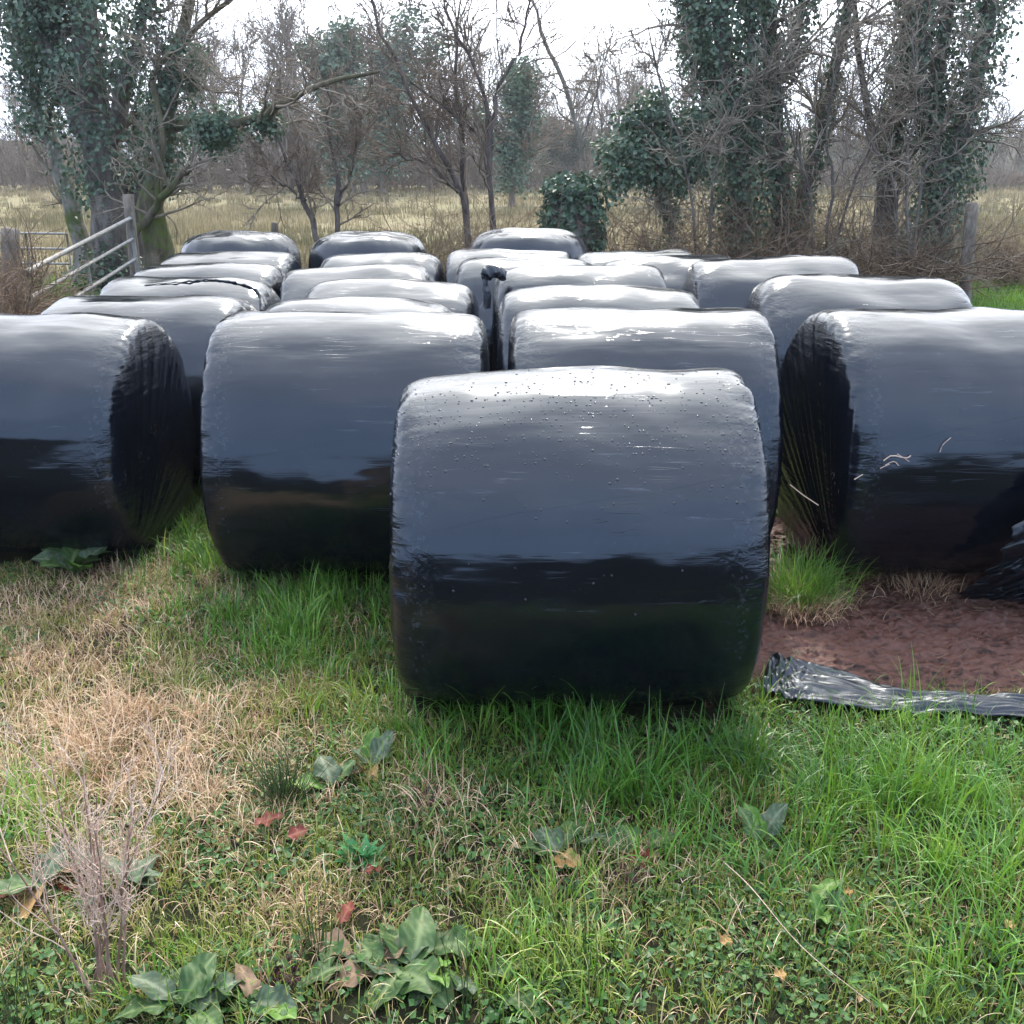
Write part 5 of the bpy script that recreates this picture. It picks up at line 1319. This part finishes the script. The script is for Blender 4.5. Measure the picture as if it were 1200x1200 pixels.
# ------------------------------------------------------------------ loose plastic film
def sheet(name, A, root=None, thick=.0015):
    ny, nx = A.shape[:2]; i = np.arange(ny - 1)[:, None] * nx + np.arange(nx - 1)[None]
    F = np.stack([i, i + 1, i + nx + 1, i + nx], -1).reshape(-1, 4)
    V = A.reshape(-1, 3); b = V.mean(0) * [1, 1, 0]
    o = mesh_np(name, V - b, F, FILM2, root)
    if root is None: o.location = b
    md = o.modifiers.new("thickness", 'SOLIDIFY'); md.thickness = thick
    return o
def ground_film():
    nx, ny = 300, 44
    u = np.linspace(0, 1, nx)[None]; v = np.linspace(0, 1, ny)[:, None]
    top = [G(903, 780), G(990, 798), G(1080, 815), G(1210, 822), G(1500, 826)]
    bot = [G(890, 824), G(985, 838), G(1080, 842), G(1210, 846), G(1500, 858)]
    T = resample(np.array(top), nx); B = resample(np.array(bot), nx)
    A = T[None] * (1 - v[..., None]) + B[None] * v[..., None]
    x, y = A[..., 0], A[..., 1]
    fold = noise3(u * 7 + 0 * v, v * 5.5 + 1.1 * np.sin(u * 5), 3) * .018 + noise3(u * 9 + 0 * v, v * 16, 8) * .006 + np.abs(noise3(u * 3 + 0 * v, v * 9 + u * 6, 5)) * .012
    end = np.exp(-((u - .0) / .09) ** 2) * np.abs(noise3(u * 40 + 0 * v, v * 7, 2)) * .06
    A[..., 2] = ground_z(x, y) + .035 + np.maximum(fold, -.012) + end + .02 * np.sin(v * pi)
    A[..., 1] += noise3(u * 12 + 0 * v, 0 * v, 4) * .02
    o = sheet("plastic_sheet", A); tag(o, "wrinkled strip of black plastic lying along the front edge of the mud", "plastic sheet")
ground_film()
def heap_film():
    nx, ny = 240, 220
    # drapes from the bale's lower front down to the mud, running out of the picture on the right
    u = np.linspace(0, 1, nx)[None] + np.zeros((ny, 1)); v = np.linspace(0, 1, ny)[:, None] + np.zeros((1, nx))
    a0 = resample(np.array([P(1236, 548, 4.10), P(1204, 590, 4.10), P(1172, 640, 4.12), P(1150, 672, 4.20), P(1112, 696, 4.36)]), ny)
    a1 = resample(np.array([P(1500, 520, 4.10), P(1430, 590, 4.02), P(1380, 640, 3.98), P(1330, 690, 3.98), P(1250, 712, 4.02)]), ny)
    A = a0[:, None] * (1 - u[..., None]) + a1[:, None] * u[..., None]
    edge = noise3(v * 9, 0 * v, 3) * .06 + noise3(v * 24, 0 * v, 5) * .03
    A[..., 0] += edge * np.exp(-u / .12)
    # folds that follow the drape and break up towards the ground
    w_ = u * 7 + v * 3 + .8 * noise3(u * 3, v * 3, 1)
    f = (np.abs(noise3(w_, v * 1.5, 4)) - .2) * .10 + np.abs(noise3(w_ * 2.3, v * 5, 7)) * .045 + noise3(u * 18, v * 12, 2) * .02 * (.4 + v)
    bunch = sstep(.55, 1, v)
    f = f + bunch * (np.abs(noise3(u * 9, v * 14, 6)) * .06)
    A[..., 1] -= f * .8 + .03; A[..., 2] += f * .6
    A[..., 2] = np.maximum(A[..., 2], ground_z(A[..., 0], A[..., 1]) - .01 + np.abs(f) * .7)
    o = sheet("loose_film", A); tag(o, "crumpled heap of loose black film hanging against the right hand bale", "plastic film")
heap_film()
def film_tail():
    # knotted tail at the upper left corner of the bale; in its local frame
    r_ = np.random.default_rng(4)
    c = np.array([-.575, -.34, 1.10])
    W = resample(np.array([c + [.06, .02, .02], c + [-.02, -.03, .05], c + [-.07, -.05, .01], c + [-.055, -.06, -.08], c + [-.065, -.06, -.17]]), 40)
    R = np.interp(np.linspace(0, 1, 40), [0, .2, .4, .55, 1], [.03, .034, .045, .016, .034])
    V, F = tubes(W[None], R[None], 20)
    V = V + .016 * np.stack([noise3(V[:, 0] * 30, V[:, 1] * 30, V[:, 2] * 14 + q) for q in (1, 5, 9)], -1)
    mesh_np("film_tail", V, F, FILM2, tail_root)
film_tail()
def film_rope():
    # bunched ridge of film running over the bale's top to its right shoulder
    ns_, nt2 = rope_pts.shape[:2]
    def sp(a, deg): return rope_pts[int(a * (ns_ - 1)), int(deg / 360 * nt2) % nt2] + np.array([0, 0, .004])
    pts = [sp(.62, 112), sp(.52, 108), sp(.44, 104), sp(.36, 104), sp(.30, 108), sp(.265, 114), sp(.245, 122), sp(.235, 132)]
    W = resample(np.array(pts), 50); R = np.interp(np.linspace(0, 1, 50), [0, .3, .8, 1], [.002, .006, .011, .018]); V, F = tubes(W[None], R[None], 12)
    V = V + .008 * np.stack([noise3(V[:, 0] * 40, V[:, 1] * 40, V[:, 2] * 40 + q) for q in (1, 5, 9)], -1)
    mesh_np("film_ridge", V, F, FILM2, rope_root)
film_rope()
# straw bits caught on the muddy bale
def caught_straw():
    # in photo points on the bale's front surface
    r_ = np.random.default_rng(5)
    def onbale(px, py):
        # intersect the view ray with the barrel
        dx = (px - 600) / FPX; dy = CP - (py - 600) / FPX * SP * 1.0; dzz = -SP - (py - 600) / FPX * CP
        d = np.array([dx, dy, dzz]); o = np.array([0, 0, CAMH]); c = np.array([4.78, .62]); Rr = .605
        a = d[1] ** 2 + d[2] ** 2; b = 2 * ((o[1] - c[0]) * d[1] + (o[2] - c[1]) * d[2]); cc = (o[1] - c[0]) ** 2 + (o[2] - c[1]) ** 2 - Rr ** 2
        disc = max(b * b - 4 * a * cc, 0); t = (-b - math.sqrt(disc)) / (2 * a); return o + d * t + [0, -.012, .004]
    ps = [([(1034, 540), (1044, 534), (1060, 537), (1066, 534)], .003), ([(1036, 545), (1046, 541), (1052, 546)], .002), ([(1030, 549), (1041, 544)], .002), ([(1050, 532), (1064, 541)], .0018), ([(1100, 530), (1104, 521), (1113, 513)], .0016),
          ([(1000, 562), (1010, 556)], .0025), ([(925, 568), (940, 580), (958, 592)], .002), ([(1012, 586), (1026, 583)], .0018)]
    for p, r in ps:
        W = resample(np.array([onbale(*q) for q in p]), 8); V, F = tubes(W[None], np.full((1, 8), r), 5)
        base = W[0]; o = mesh_np("straw_bit", V - base, F, M_STALK2); o.location = base
        tag(o, "short bit of straw stuck to the front of the bale on the mud", "straw", "straw bits stuck to the muddy bale")
caught_straw()

# ------------------------------------------------------------------ air
def haze():
    V, F = boxv(-440, 440, -320, 440, -2.0, 24.0)
    m, nt, out = newmat("haze air")
    v = nt.nodes.new('ShaderNodeVolumePrincipled'); v.inputs['Color'].default_value = (.88, .93, 1, 1); v.inputs['Density'].default_value = .0006; v.inputs['Anisotropy'].default_value = .3
    L(nt, v.outputs[0], out.inputs['Volume'])
    o = mesh_np("haze", V, F, m, smooth=False); tag(o, "thin pale haze in the air over the field", "haze", kind="stuff")
haze()
# ------------------------------------------------------------------ view
SC.view_settings.view_transform = 'Standard'; SC.view_settings.look = 'None'
SC.view_settings.exposure = 0.42; SC.view_settings.gamma = 1
SC.view_settings.use_curve_mapping = False
SC.cycles.use_denoising = True
SC.cycles.max_bounces = 6; SC.cycles.transparent_max_bounces = 4
SC.render.engine = 'CYCLES'
